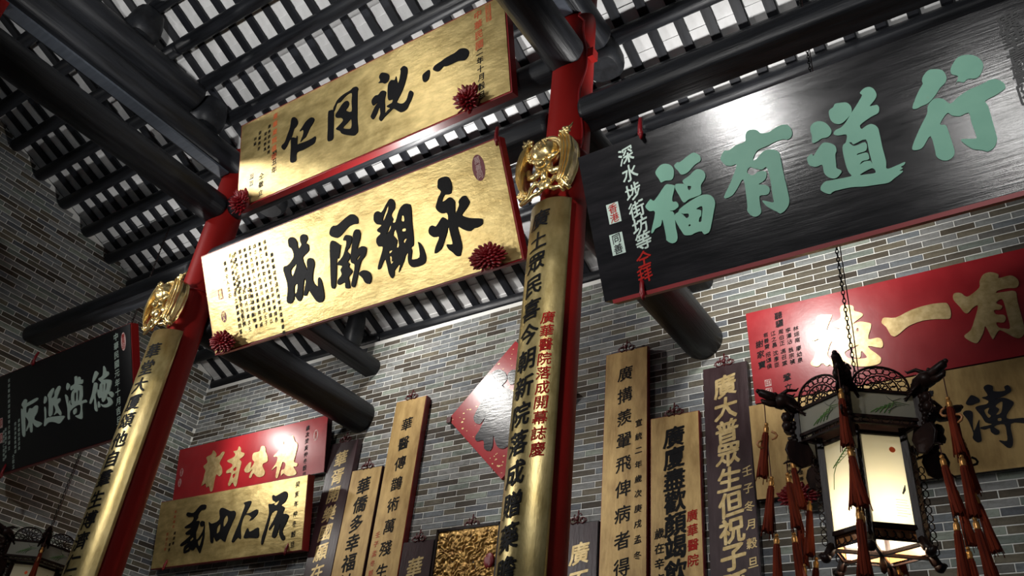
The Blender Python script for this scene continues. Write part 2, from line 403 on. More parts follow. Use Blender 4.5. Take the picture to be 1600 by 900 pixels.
# ------------------------------------------------------------------ lettering
_gl = {}
def glyph(ch, bold=0.012):
    key = (ch, bold)
    if key in _gl: return _gl[key]
    cu = bpy.data.curves.new('lettering', 'FONT')
    cu.body = ch; cu.size = 1.0; cu.offset = bold; cu.resolution_u = 2; cu.fill_mode = 'FRONT'
    ob = bpy.data.objects.new('lettering', cu); COL.objects.link(ob)
    bpy.context.view_layer.update()
    me = ob.evaluated_get(bpy.context.evaluated_depsgraph_get()).to_mesh()
    vs = [(p.co.x, p.co.y) for p in me.vertices]; fs = [tuple(p.vertices) for p in me.polygons]
    ob.to_mesh_clear()
    bpy.data.objects.remove(ob); bpy.data.curves.remove(cu)
    if vs:
        xs = [p[0] for p in vs]; ys = [p[1] for p in vs]
        cx = (min(xs) + max(xs)) / 2; cy = (min(ys) + max(ys)) / 2
        k = 1.0 / 0.92
        vs = [((x - cx) * k, (y - cy) * k) for x, y in vs]
    _gl[key] = (vs, fs)
    return _gl[key]
def put_glyph(mb, ch, u, v, size, bold=0.012, y=-0.002, mapper=None, wx=1.0, slant=0.06, rot=None, rough=0.02):
    vs0, fs0 = glyph(ch, 0.0); vs = []; fs = []
    copies = [(0, 0)] if bold < 0.006 else [(bold * math.cos(q), bold * math.sin(q)) for q in (0.4, 1.97, 3.54, 5.11)]
    for ci, (dx, dz) in enumerate(copies):
        b0 = len(vs); vs += [(x_ + dx, z_ + dz, -0.0001 * ci) for x_, z_ in vs0]; fs += [tuple(i_ + b0 for i_ in f) for f in fs0]
    a = random.uniform(-0.05, 0.05) + 0.03 if rot is None else rot
    if mapper:
        work = list(fs); fs = []
        while work:
            f = work.pop()
            if len(f) == 3:
                e = max(range(3), key=lambda q: abs(vs[f[q]][0] - vs[f[(q + 1) % 3]][0]))
                p_, q_, r_ = f[e], f[(e + 1) % 3], f[(e + 2) % 3]
                if abs(vs[p_][0] - vs[q_][0]) > 0.16:
                    vs.append(tuple((vs[p_][t] + vs[q_][t]) / 2 for t in range(3))); k_ = len(vs) - 1
                    work += [(p_, k_, r_), (k_, q_, r_)]; continue
            fs.append(f)
    ca, sa = math.cos(a), math.sin(a); sd = random.uniform(0, 50)
    out = []
    for (x, z, dy) in vs:
        x2 = x + slant * z + rough * noise.noise(Vector((x * 3, z * 3, sd)))
        z2 = z + 0.13 * x + rough * noise.noise(Vector((x * 3, z * 3, sd + 9)))
        px, pz = (x2 * ca - z2 * sa) * size * wx, (x2 * sa + z2 * ca) * size
        p = (u + px, v + pz)
        out.append(mapper(p[0], p[1], y + dy) if mapper else (p[0], y + dy, p[1]))
    # the font faces +z in its own plane; keep the front towards -y
    mb.add(out, [tuple(f) for f in fs])
def chars(parent, text, spots, size, mat, bold=0.02, y=-0.002, mapper=None, name='character', joined=False, **kw):
    mb = MB()
    for ch, (u, v) in zip(text, spots):
        if not joined: mb = MB()
        put_glyph(mb, ch, u, v, size, bold, y, mapper, **kw)
        if not joined: mb.build(name, mat, parent)
    if joined: mb.build(name, mat, parent)
def column_text(parent, text, u, v, step, size, mat, bold=0.008, **kw):
    bold = max(bold, 0.020)
    chars(parent, text, [(u, v - k * step) for k in range(len(text))], size, mat, bold, name='inscription' if size < 0.055 else 'character', joined=size < 0.055, **kw)
def smooth(poly, n=3):
    m = len(poly); out = []
    for i in range(m):
        p0, p1, p2, p3 = (Vector(poly[(i + k - 1) % m]) for k in range(4))
        for k in range(n):
            t = k / n
            out.append(0.5 * ((2 * p1) + (p2 - p0) * t + (2 * p0 - 5 * p1 + 4 * p2 - p3) * t * t + (3 * p1 - p0 - 3 * p2 + p3) * t ** 3))
    return out
def brush_char(parent, polys, mat, h=0.006):
    groups = []
    for s in polys:
        hole = s[0] == '!'
        pts = [tuple(int(q) / 1000 for q in w.split(',')) for w in (s[1:] if hole else s).split()]
        sm = smooth(pts)
        if hole: groups[-1].append(sm)
        else: groups.append([sm])
    mb = MB()
    for gi, g in enumerate(groups):
        yf = -h - 0.0004 * gi
        flat = [p for loop in g for p in loop]
        tris = tessellate_polygon([[Vector((p.x, p.y, 0)) for p in loop] for loop in g])
        mb.add([(p.x, yf, p.y) for p in flat], [tuple(t) for t in tris])
        for loop in g:
            n = len(loop)
            mb.add([(p.x, yf, p.y) for p in loop] + [(p.x, 0.0, p.y) for p in loop],
                   [(i, (i + 1) % n, n + (i + 1) % n, n + i) for i in range(n)])
    return mb.build('character', mat, parent)
STROKES = [
('BR','福',['-1084,628 -1056,649 -1025,650 -996,632 -984,601 -993,566 -1010,551 -1045,558 -1068,556 -1075,576 -1088,610', '-976,625 -956,635 -940,632 -869,657 -840,644 -827,620 -833,600 -864,591 -905,566 -929,559 -951,564 -962,588 -974,608', '-1051,532 -1027,532 -1002,519 -998,508 -1028,440 -1007,427 -998,408 -1004,394 -1032,385 -1054,390 -1032,370 -1037,301 -1039,238 -1055,214 -1081,215 -1103,237 -1102,256 -1102,353 -1118,325 -1153,316 -1166,302 -1179,307 -1135,405 -1165,421 -1183,449 -1173,465 -1145,484 -1124,471', '-996,508 -987,521 -947,508 -931,490 -950,525 -910,541 -864,563 -832,548 -821,518 -834,494 -858,470 -864,427 -901,420 -937,418 -968,409 -984,455 -996,492', '!-928,489 -926,466 -915,470 -910,483', '-1006,369 -993,384 -930,406 -876,418 -838,414 -811,395 -802,357 -820,312 -851,240 -869,214 -895,212 -907,231 -941,232 -962,227 -996,235 -1008,254 -1028,311 -1034,345 -1027,362', '!-992,358 -981,350 -956,344 -956,328 -970,323 -980,339', '!-908,355 -873,359 -887,307 -896,282 -908,285 -900,305 -889,314 -885,341', '!-965,286 -956,284 -958,275 -967,277']),
('BR','有',['-697,611 -673,605 -630,620 -583,622 -574,653 -557,673 -530,671 -509,657 -496,637 -456,630 -406,643 -372,640 -353,624 -346,590 -357,567 -379,560 -394,569 -434,570 -489,561 -526,558 -551,539 -565,515 -548,513 -512,538 -482,543 -449,531 -431,510 -430,479 -433,394 -433,321 -437,251 -462,216 -491,204 -508,218 -532,241 -551,262 -566,296 -540,283 -513,271 -510,298 -503,393 -507,456 -532,451 -564,468 -590,483 -608,461 -582,437 -556,447 -527,444 -513,427 -525,400 -546,388 -565,382 -532,369 -516,348 -522,326 -538,317 -572,322 -580,277 -582,241 -597,227 -618,225 -638,240 -650,268 -644,290 -637,356 -635,433 -677,393 -713,366 -752,371 -696,444 -652,517 -679,521 -707,535 -725,567 -722,585']),
('BR','道',['-261,562 -255,587 -236,600 -208,598 -182,578 -166,541 -171,519 -192,507 -219,510 -239,503 -265,502 -260,538', '-308,422 -304,441 -280,450 -275,438 -249,463 -219,486 -190,477 -167,454 -166,427 -176,410 -183,360 -185,344 -169,328 -169,315 -195,297 -218,301 -236,317 -246,341 -246,381 -274,380 -302,396', '-159,613 -153,635 -132,644 -120,657 -94,653 -68,644 -53,618 -59,586 -91,561 -117,551 -140,560 -156,582', '-59,586 -31,612 6,652 0,668 22,683 48,681 64,663 69,631 52,608 28,589 58,584 65,566 55,543 23,536 -16,523 -36,511 -32,493 -9,501 15,501 36,478 38,441 35,377 35,305 29,269 67,269 111,275 105,263 90,258 96,248 80,242 94,234 51,214 19,201 -31,208 -88,217 -144,231 -221,236 -241,228 -263,240 -280,262 -272,282 -250,295 -226,293 -143,284 -128,287 -136,304 -141,345 -139,418 -130,445 -116,453 -104,489 -142,498 -160,512 -147,528 -122,532 -101,544 -82,561', '!-101,446 -91,444 -82,432 -27,437 -26,379 -26,312 -31,328 -57,334 -80,326 -65,339 -35,339 -34,371 -62,376 -81,376 -75,382 -36,385 -32,425 -81,422', '!-91,278 -32,292 -22,266 -57,270']),
('BR','行',['392,624 402,646 436,677 478,672 507,651 522,619 519,591 501,564 480,554 448,563 430,554 407,567 396,555 415,589 395,607', '269,621 277,641 304,663 331,660 362,641 370,604 358,580 333,564 300,532 268,512 242,509 216,504 202,517 239,575 269,609', '265,500 298,523 333,509 355,477 389,494 436,511 490,518 533,526 557,518 577,493 579,471 569,462 535,450 491,439 495,413 495,351 494,284 492,254 474,223 446,212 423,226 391,243 363,281 360,301 412,285 418,299 415,362 415,409 378,407 349,421 332,438 293,399 314,386 318,347 320,290 319,253 306,232 280,225 256,237 243,260 245,291 242,358 206,323 184,312 155,323 177,365 218,421 254,466']),
('UG','仁',['-830,672 -812,691 -775,677 -746,632 -743,601 -762,575 -788,560 -813,495 -848,457 -873,416 -909,392 -943,427 -939,451 -903,471 -870,539 -840,602', '-821,484 -789,475 -757,458 -749,478 -739,460 -741,388 -718,383 -629,375 -559,377 -515,382 -510,351 -527,318 -574,308 -662,301 -742,302 -748,232 -774,220 -810,228 -825,260 -821,374 -825,463', '-714,509 -671,551 -636,581 -583,597 -547,583 -533,555 -554,523 -589,489 -631,426 -666,410 -701,395 -680,438 -664,482 -678,510']),
('UG','同',['-364,560 -339,575 -304,565 -295,533 -296,334 -299,278 -332,267 -367,287 -365,396', '-304,550 -300,585 -284,607 -254,646 -187,672 -103,681 -70,695 -28,687 -10,659 -18,627 -19,506 -19,366 -10,251 -26,223 -59,216 -141,253 -199,289 -220,322 -267,358 -242,376 -184,410 -209,448 -260,468 -276,503 -244,534 -203,574 -169,593 -131,587 -115,552 -127,522 -151,500 -85,462 -86,562 -82,639 -120,655 -178,636 -220,610 -258,611 -287,551', '!-183,339 -134,369 -88,386 -88,302 -133,309']),
('UG','視',['227,675 252,704 291,690 330,659 340,623 325,591 290,583 259,605 219,619 241,634', '146,481 182,508 218,503 246,523 278,518 305,491 288,429 291,359 291,297 322,312 345,320 307,352 346,361 369,365 373,394 331,403 320,464 325,546 337,572 364,586 399,571 415,601 422,563 433,524 449,548 466,625 462,651 497,665 528,643 538,603 525,543 501,478 470,422 427,365 422,346 475,311 521,326 548,389 571,395 593,364 576,317 546,276 519,240 466,234 428,259 383,301 353,293 314,275 283,260 247,236 224,269 240,311 229,377 205,332 162,287 134,319 142,343 182,403 222,436 166,420 146,446']),
('UG','一',['803,504 822,526 881,537 932,549 989,553 1032,557 1075,571 1123,555 1153,526 1160,492 1142,460 1111,448 1056,466 999,468 936,471 907,482 878,464 849,458 807,489', '692,464 697,493 727,507 763,511 766,473 753,431 731,417 702,425']),
('LG','成',['-500,685 -482,701 -454,700 -422,677 -411,640 -407,594 -370,615 -376,650 -365,681 -335,690 -302,671 -298,639 -324,615 -300,598 -303,552 -342,532 -380,508 -352,406 -346,452 -335,482 -314,494 -280,481 -267,437 -293,384 -313,315 -275,259 -260,308 -243,324 -227,293 -221,218 -226,166 -248,139 -280,135 -315,162 -354,231 -367,255 -401,223 -426,236 -383,326 -396,350 -428,270 -449,215 -486,196 -511,230 -524,253 -542,217 -583,200 -615,228 -590,297 -580,363 -593,435 -598,477 -584,498 -536,502 -469,546 -474,609 -501,637', '!-523,451 -450,483 -511,400', '!-509,324 -475,329 -492,272 -522,266']),
('LG','厥',['-68,627 -49,655 -20,666 18,659 98,685 153,699 190,692 221,662 225,634 215,614 170,621 117,614 58,584 6,565 -31,578 -65,603', '-85,532 -48,558 11,508 17,497 -18,417 -41,413 -54,357 -76,277 -104,209 -137,217 -131,285 -109,405', '51,533 79,562 112,555 138,535 129,498 101,467 70,442 90,417 87,385 61,366 73,343 64,323 84,295 84,275 44,253 43,208 39,170 -2,180 -1,225 -59,217 -72,237 -58,260 -17,288 -22,323 1,346 -43,367 -34,385 21,416 58,465 82,518', '159,555 189,576 216,565 225,530 208,489 170,434 214,440 245,430 257,407 235,365 191,338 167,305 144,263 95,175 68,169 58,191 78,231 106,282 121,327 92,351 99,402 128,472', '!150,362 189,387 180,366 152,351', '146,249 183,265 222,255 253,225 255,186 233,156 209,158 188,177 175,209']),
('LG','觀',['372,615 387,642 420,648 451,630 505,673 542,700 570,691 584,656 571,618 534,588 543,550 530,533 559,525 610,599 659,626 700,617 718,587 702,476 692,377 679,320 655,309 658,285 645,248 644,225 711,223 723,294 723,331 752,293 766,228 761,190 735,167 648,166 613,196 609,237 619,282 595,268 569,228 508,166 534,224 474,188 467,159 441,139 420,179 416,241 406,292 354,237 328,241 359,298 408,378 372,395 357,430 369,462 409,482 387,502 387,520 431,538 391,557 371,587', '!454,584 515,659 514,628 459,565', '!621,551 641,545 637,509 611,520', '!604,460 637,454 633,436 601,444', '!598,376 635,387 606,354', '!462,463 510,519 508,492 472,467', '!518,440 550,469 555,354 527,348 546,391', '!456,337 489,333 455,317', '!451,297 471,289 464,259 480,255 451,242']),
('LG','永',['975,671 988,704 1022,710 1064,702 1082,674 1088,629 1074,587 1052,577 1014,585 985,548 1012,546 1055,556 1086,520 1084,494 1072,438 1083,438 1117,481 1119,506 1152,529 1182,526 1203,480 1190,458 1162,437 1124,409 1150,386 1199,363 1270,340 1277,321 1269,301 1228,290 1198,293 1161,283 1116,307 1072,339 1076,269 1077,204 1064,168 1047,143 1020,147 993,181 967,208 956,247 1005,237 1003,297 998,361 972,319 942,274 908,231 855,212 846,225 867,262 907,314 865,324 834,352 827,377 842,403 868,409 897,394 936,422 968,439 1005,408 1008,457 966,466 933,497 925,526 942,554 960,582 992,616 971,649']),
('RR','德',['-978,619 -878,604 -877,581 -925,486 -888,456 -828,470 -853,486 -877,522 -863,538 -811,560 -804,634 -782,660 -729,648 -705,628 -704,592 -673,572 -650,551 -662,530 -733,488 -678,493 -622,470 -604,454 -613,421 -642,341 -577,336 -552,315 -548,277 -559,253 -584,257 -648,285 -642,258 -588,190 -581,158 -604,131 -676,128 -764,148 -813,180 -849,206 -884,154 -903,158 -927,182 -941,200 -966,192 -996,223 -1027,203 -1067,216 -1078,245 -1051,278 -1021,348 -990,423 -1033,417 -1051,449 -1032,476 -1007,534', '!-902,383 -946,292 -929,239 -884,244 -858,280 -887,318', '!-710,311 -768,298 -819,275 -817,241 -794,217 -756,205 -678,195 -683,226 -705,257 -719,211 -742,209 -778,236 -761,281', '!-709,445 -696,442 -700,419 -713,422']),
('RR','一',['-525,466 -503,483 -428,464 -319,497 -200,510 -103,500 -74,485 -65,431 -73,382 -93,368 -167,385 -258,395 -355,376 -420,336 -460,318 -486,339 -505,404 -529,441']),
('RR','有',['-18,553 25,545 47,513 74,510 145,555 158,603 192,650 240,654 281,624 278,595 348,596 381,565 387,525 365,494 315,504 255,503 238,487 290,482 353,468 349,389 346,202 329,142 296,123 258,152 227,187 195,207 156,160 143,161 123,257 101,214 55,151 28,153 -5,186 -18,218 27,248 60,306 110,419 74,412 37,381 16,393 -2,441 -31,508', '!222,411 247,432 267,420 268,320 264,210 232,213 200,229 192,269 235,258 255,286 247,313 204,328 199,363 237,357 252,382']),
('GR','溥',['-56,474 -24,518 -4,524 29,492 27,470 4,463 -30,456', '-86,410 -62,424 -27,407 -40,337 -43,278 0,349 -6,301 -11,213 -24,197 -43,198 -62,229 -52,264 -64,349 -77,382', '69,562 98,581 126,562 124,528 187,519 189,545 213,554 226,526 219,505 173,483 113,468 171,472 216,437 214,411 164,353 170,322 248,316 287,298 281,270 247,279 175,288 165,184 149,136 124,133 105,158 84,190 128,179 137,225 136,291 76,287 100,253 93,233 71,230 51,254 50,280 17,275 -5,294 67,303 33,324 18,372 -6,430 19,444 65,447 78,468 46,497 83,505', '!44,409 75,419 59,387 73,362 57,350 45,382', '!108,337 127,337 126,319 108,319', '!113,423 147,447 157,437 135,373 104,364 130,397']),
('GL','居',['700,580 722,594 757,578 864,609 913,601 932,552 895,496 851,474 903,441 887,384 943,374 975,347 954,296 904,206 952,138 917,112 870,167 857,206 862,285 817,162 753,168 782,293 711,236 700,259 746,318 803,420 717,408 685,303 633,116 603,108 607,182 641,275 677,412 655,502 703,502 758,512 714,539', '!736,501 812,525 779,482']),
('GL','仁',['264,565 372,574 370,535 330,473 317,452 368,446 480,473 502,437 445,383 381,368 409,398 337,433 289,422 257,314 278,192 225,208 173,169 139,172 154,225 217,352 257,459 286,534', '369,292 409,250 527,281 546,242 543,177 411,188 328,192 330,230']),
('GL','由',['-283,421 -225,398 -108,431 -126,524 -78,553 53,504 132,495 149,448 111,374 48,247 26,182 -59,224 -116,201 -170,257 -167,195 -213,205 -245,320', '!-36,423 8,464 36,404 -21,343', '!-128,354 -81,383 -83,304 -124,286']),
('GL','義',['-692,554 -668,569 -569,553 -498,601 -449,626 -367,616 -371,570 -437,569 -481,522 -481,488 -507,457 -446,450 -455,401 -472,352 -478,319 -450,249 -373,325 -350,407 -336,338 -329,238 -356,117 -380,107 -447,174 -486,140 -556,155 -552,138 -635,120 -654,143 -652,193 -592,229 -708,202 -721,228 -629,274 -570,311 -639,318 -659,345 -573,387 -676,393 -681,415 -575,455 -558,505 -642,514 -688,536', '!-433,231 -397,253 -357,299 -388,177', '!-566,260 -527,286 -509,263 -552,242', '!-629,153 -578,184 -573,161', '-434,424 -405,446 -358,433 -361,395 -406,387']),
('RL','德',['457,281 544,347 526,417 554,447 597,423 609,393 680,393 704,457 742,468 781,400 824,365 824,305 808,241 794,172 850,147 839,116 792,117 847,50 812,23 711,31 644,67 608,45 607,105 653,115 661,174 612,192 583,108 555,30 520,51 529,160 446,127 515,206 523,266']),
('RL','必',['-8,201 50,261 99,265 93,198 150,258 111,298 117,366 215,374 240,427 300,412 326,346 358,296 366,239 303,225 291,193 343,119 308,79 226,85 153,134 119,88 83,104 129,182 75,156 15,164']),
('RL','有',['-324,349 -223,370 -194,400 -235,441 -167,443 -148,487 -109,457 -102,416 -38,389 -50,356 -113,330 -73,290 -92,201 -115,34 -148,33 -190,78 -227,43 -265,65 -226,185 -314,197 -311,231 -238,256 -226,289 -302,323', '!-196,233 -155,250 -153,212 -192,206', '!-197,167 -155,173 -166,134 -195,128']),
('RL','鄰',['-749,339 -684,377 -715,441 -629,464 -601,508 -536,451 -548,417 -479,431 -432,465 -391,453 -420,398 -461,334 -416,281 -394,208 -433,178 -491,209 -514,143 -528,29 -562,22 -600,85 -644,79 -671,129 -739,108 -718,181 -711,239 -702,285']),
('DM','福',['-243,1085 -204,1134 -132,1123 -68,1063 -55,995 -97,952 -161,928 -229,901 -276,854 -336,802 -379,722 -401,662 -375,602 -310,580 -262,640 -290,564 -317,507 -353,451 -329,401 -250,396 -230,310 -166,277 -135,324 -143,431 -113,365 -76,300 -15,275 49,291 179,302 206,520 123,688 58,826 -17,890 -73,917', '-52,1043 12,1094 88,1029 62,953 -5,935']),
('BL','陬',['-608,607 -559,647 -519,634 -520,598 -504,603 -345,619 -338,590 -464,572 -528,563 -529,508 -497,511 -473,542 -425,532 -370,547 -331,530 -348,471 -395,418 -264,355 -335,329 -396,364 -427,397 -429,308 -460,310 -475,362 -523,331 -531,346 -490,410 -529,463 -553,459 -550,296 -595,304 -610,425 -617,563 -593,549 -584,575']),
('BL','遐',['-230,554 -213,604 -183,584 -191,545 -222,534', '-223,498 -200,480 -195,368 -164,388 90,354 82,320 22,293 -52,321 -142,340 -219,315 -226,356 -217,399', '-159,610 -74,654 -67,617 -107,563 -53,569 -44,612 17,652 47,632 15,581 -16,534 36,532 35,497 -3,470 47,397 39,364 -5,400 -65,390 -34,432 -78,494 -95,401 -148,403 -146,509 -152,573']),
('BL','溥',['142,630 160,650 199,614 164,581 141,597', '117,544 161,514 165,443 194,477 209,427 360,441 376,431 436,431 452,402 380,397 381,278 342,273 272,314 344,319 348,404 196,376 183,305 155,311 152,412', '210,602 272,618 274,678 308,681 324,644 336,668 363,655 368,633 401,626 394,591 333,598 382,576 392,547 376,438 231,422 219,532 265,569 214,567', '!263,522 297,528 289,456 261,456', '!319,530 347,534 338,452 316,451', '241,367 286,384 290,343 256,330']),
('BL','德',['546,579 588,659 636,638 629,613 562,562', '566,541 583,558 620,536 606,467 582,426 609,303 592,290 567,324 566,416 521,377 495,392 536,462', '638,578 703,596 718,679 748,652 757,623 788,609 787,577 712,555 774,544 830,514 800,437 778,409 640,400 618,490 644,471 657,521 679,536', '!698,505 714,508 706,451 696,450', '!741,509 762,507 749,455 733,452', '622,365 638,368 652,320 625,319', '664,343 690,331 752,324 774,339 755,382 797,373 831,333 824,302 751,292 689,312', '682,391 746,410 756,385 712,352 686,364', '784,421 825,421 855,392 838,364 798,392']),
]


# ------------------------------------------------------------------ plaques and boards
BD = {'UG': (-5.87, -2.845, 3.5, 6.342, 0.875, 15.6, 0),
      'LG': (-5.715, -2.69, 3.65, 4.853, 0.8246, 29.7, 0),
      'BR': (-1.978, 1.08, 3.5, 4.223, 0.858, 25.9, 0),
      'BL': (-8.97, -6.73, 3.78, 4.34, 0.9765, 22.8, 0, -2.2),
      'RR': (-1.974, 1.1, 5.9, 4.7, 0.783, 5.5, 0),
      'GR': (-2.02, 1.05, 5.92, 3.945, 0.735, 3, 0),
      'RL': (-9.14, -6.63, 5.9, 4.815, 0.612, 11.3, 0),
      'GL': (-9.01, -6.611, 5.82, 3.97, 0.738, 10.9, 0),
      'v1': (-6.612, -6.24, 5.92, 1.9, 3.23, 0, 0),
      'v2': (-6.227, -5.827, 5.92, 1.9, 2.87, 0, 0),
      'v3': (-5.783, -5.39, 5.92, 1.9, 3.566, 0, 0),
      'v4': (-5.372, -5.015, 5.92, 1.9, 2.045, 0, 0),
      'CP': (-4.985, -4.3, 5.93, 2.9, 1.12, 0, 0),
      'v5': (-3.71, -3.335, 5.92, 1.9, 2.03, 0, 0),
      'v6': (-3.308, -2.907, 5.92, 1.9, 3.55, 0, 0),
      'v7': (-2.868, -2.453, 5.92, 1.9, 2.84, 0, 0),
      'v8': (-2.395, -2.035, 5.92, 1.9, 3.2, 0, 0),
      'DM': (-5.09, -3.63, 5.95, 4.46, 1.46, 0, 0)}
def plaque(key, label, front, back, name='plaque', cat='plaque', group=None, thick=0.05, lip=0.012, inset=0.0):
    x0, x1, y, z, h, t, yw = BD[key][:7]
    roll = BD[key][7] if len(BD[key]) > 7 else 0
    root = prop(empty(name, ((x0 + x1) / 2, y, z), (R(t), R(roll), R(yw))), label, cat, group)
    w = x1 - x0
    m = MB(); m.box(-w / 2 - lip, w / 2 + lip, 0.006, thick, -lip, h + lip)
    m.build('backing_board', back, root)
    m = MB()
    m.box(-w / 2, w / 2, 0.0, 0.012, 0.0, h)
    m.build('panel', front, root)
    return root, w, h
def strokes(key, root, mat, only=None):
    for b, c, polys in STROKES:
        if b == key and (only is None or c in only): brush_char(root, polys, mat)
def seal(root, u, v, w, h, bg, text, ink, oval=False, size=None):
    m = MB()
    if oval:
        n = 20; m.add([(u + w / 2 * math.cos(2 * math.pi * k / n), -0.0015, v + h / 2 * math.sin(2 * math.pi * k / n)) for k in range(n)], [tuple(range(n))])
    else: m.add([(u - w / 2, -0.0015, v - h / 2), (u + w / 2, -0.0015, v - h / 2), (u + w / 2, -0.0015, v + h / 2), (u - w / 2, -0.0015, v + h / 2)], [(0, 1, 2, 3)])
    s = m.build('seal', bg, root)
    k = len(text); mb = MB(); st = h / (k + (0.5 if oval else 0.1)); sz = size or min(st * 0.95, w * 0.9)
    for i, ch in enumerate(text): put_glyph(mb, ch, u, v + (k - 1) * st / 2 - i * st, sz, 0.01, -0.003, rot=0, slant=0)
    mb.build('seal_characters', ink, s)
    return s
def petals(name, w, h, seed, n=70, spike=0.3):
    rnd = random.Random(seed); m = MB()
    m.ball((0, -0.015, 0), w * 0.42, 0.05, h * 0.40, 12, 7)
    for k in range(n):
        a = k * 2.39996; r = math.sqrt((k + 0.5) / n)
        c = Vector((w / 2 * r * math.cos(a), -0.065 * (1 - r * r * 0.75) - 0.012, h / 2 * r * math.sin(a)))
        s = 0.016 + 0.011 * rnd.random()
        d = Vector((c.x, -0.05, c.z)).normalized()
        q = d.to_track_quat('Z', 'Y').to_matrix()
        m.ball(c, s * 0.8, s * 0.45, s * (1.1 + spike * rnd.random()), 6, 4, q)
    return m.mesh(name, M['red_carved'])
ros_a = petals('rosette', 0.27, 0.16, 3); ros_b = petals('rosette', 0.20, 0.20, 5, 60, 1.4)
def hook_mesh():
    m = MB()
    def curl(cx, cz, r, a0, a1, rr=0.006):
        m.tube([(cx + r * (1 - 0.4 * k / 10) * math.cos(a0 + (a1 - a0) * k / 10), -0.004, cz + r * (1 - 0.4 * k / 10) * math.sin(a0 + (a1 - a0) * k / 10)) for k in range(11)], rr, 5)
    m.tube([(0, 0.01, -0.03), (0, -0.004, 0.03), (0, 0.01, 0.11)], [0.007, 0.008, 0.006], 6)
    for s in (-1, 1):
        curl(s * 0.045, 0.022, 0.028, R(-90), R(-90 + s * 300)); curl(s * 0.02, 0.058, 0.02, R(0), R(s * 250))
        m.tube([(0, 0, 0.01), (s * 0.045, 0, -0.006), (s * 0.085, 0.0, 0.014), (s * 0.075, 0, 0.035)], 0.006, 5)
        m.ball((s * 0.045, -0.01, 0.03), 0.012, n=6, h=4)
    m.ball((0, -0.012, 0.03), 0.02, 0.014, 0.02, 8, 5)
    return m.mesh('hook', M['iron_red'])
HOOK = hook_mesh()
def strap_mesh():
    m = MB()
    m.tube([(0, 0.03, 0.10), (0, 0.0, 0.05), (0, -0.018, 0.01), (0.0, -0.02, -0.02), (0.006, -0.034, -0.035), (0.01, -0.05, -0.015)], [0.012, 0.014, 0.015, 0.013, 0.010, 0.007], 6)
    m.ball((0, -0.02, 0.0), 0.018, 0.012, 0.022, 8, 5)
    return m.mesh('hook', M['red_carved'])
STRAP = strap_mesh()

# upper gold plaque
ug, w, h = plaque('UG', 'upper gold plaque with four black brush characters, hung between the red columns', M['gold_leaf'], M['red_trim'], thick=0.085, lip=0.014)
strokes('UG', ug, M['ink'])
column_text(ug, '中華民國', 1.262, 0.81, 0.095, 0.075, M['ink_gold_red'])
column_text(ug, '二年十月穀旦', 1.259, 0.46, 0.078, 0.062, M['ink'], bold=0.004)
seal(ug, 1.362, 0.78, 0.05, 0.16, M['ink_gold_red'], '癸丑留念', M['gold_leaf'])
column_text(ug, '東華東院值理', -1.045, 0.80, 0.085, 0.06, M['ink_gold_red'])
column_text(ug, '癸丑年', -1.035, 0.40, 0.082, 0.062, M['ink'], bold=0.006)
for k, (u, v0, t) in enumerate(((-1.12, 0.72, '陳李張何黃周'), (-1.17, 0.66, '梁吳鄧馮'), (-1.25, 0.70, '劉羅蔡許'), (-1.31, 0.66, '林蘇'))):
    column_text(ug, t, u, v0, 0.055, 0.036, M['ink'], bold=0.0)
column_text(ug, '仝敬立', -1.20, 0.23, 0.085, 0.062, M['ink'], bold=0.004)
for v in (0.27, 0.20): seal(ug, -1.335, v, 0.05, 0.055, M['ink_grey'], '印', M['gold_leaf'])
put('rosette', ros_b, ug, (-1.39, -0.03, 0.0)); put('rosette', ros_b, ug, (1.17, -0.03, 0.03))

# lower gold plaque
lg, w, h = plaque('LG', 'lower gold plaque with four black brush characters, leaning out between the columns', M['gold_leaf'], M['red_trim'], thick=0.075, lip=0.012)
strokes('LG', lg, M['ink'])
TX = '廣華醫院落成典禮東莞南海番禺順德香山新會開平恩平新寧諸邑善長仁翁樂助巨資共襄義舉謹以誌之永垂不朽民國元年歲次壬子孟冬吉日同人敬立'
n = 0
for k in range(9):
    u = -0.70 - 0.058 * k; m = 14 if k < 6 else 7
    column_text(lg, [TX[(n + j) % len(TX)] for j in range(m)], u, 0.745 - (0.12 if k == 0 else 0), 0.0485, 0.034, M['ink'], bold=0.0); n += m
for k in range(4):
    u = -1.01 - 0.055 * k
    column_text(lg, [TX[(n + j) % len(TX)] for j in range(6 + k % 2)], u, 0.42, 0.052, 0.036, M['ink'], bold=0.0); n += 7
column_text(lg, '民國元年總理值理仝人敬立', -1.25 + 0.12, 0.73, 0.05, 0.034, M['ink'], bold=0.0)
column_text(lg, '值理仝人立石', -1.24, 0.70, 0.055, 0.036, M['ink'], bold=0.0)
seal(lg, -1.345, 0.463, 0.055, 0.085, M['seal_mauve'], '善與', M['gold_leaf'])
seal(lg, -1.345, 0.274, 0.065, 0.095, M['seal_mauve'], '同人', M['gold_leaf'], oval=True)
seal(lg, 1.325, 0.68, 0.10, 0.185, M['seal_mauve'], '萬善同', M['pink'], oval=True)
put('rosette', ros_a, lg, (1.30, -0.03, 0.06)); put('rosette', ros_a, lg, (-1.33, -0.03, 0.06), (0, R(8), 0))
put('hook', STRAP, lg, (1.50, 0.02, h - 0.01))

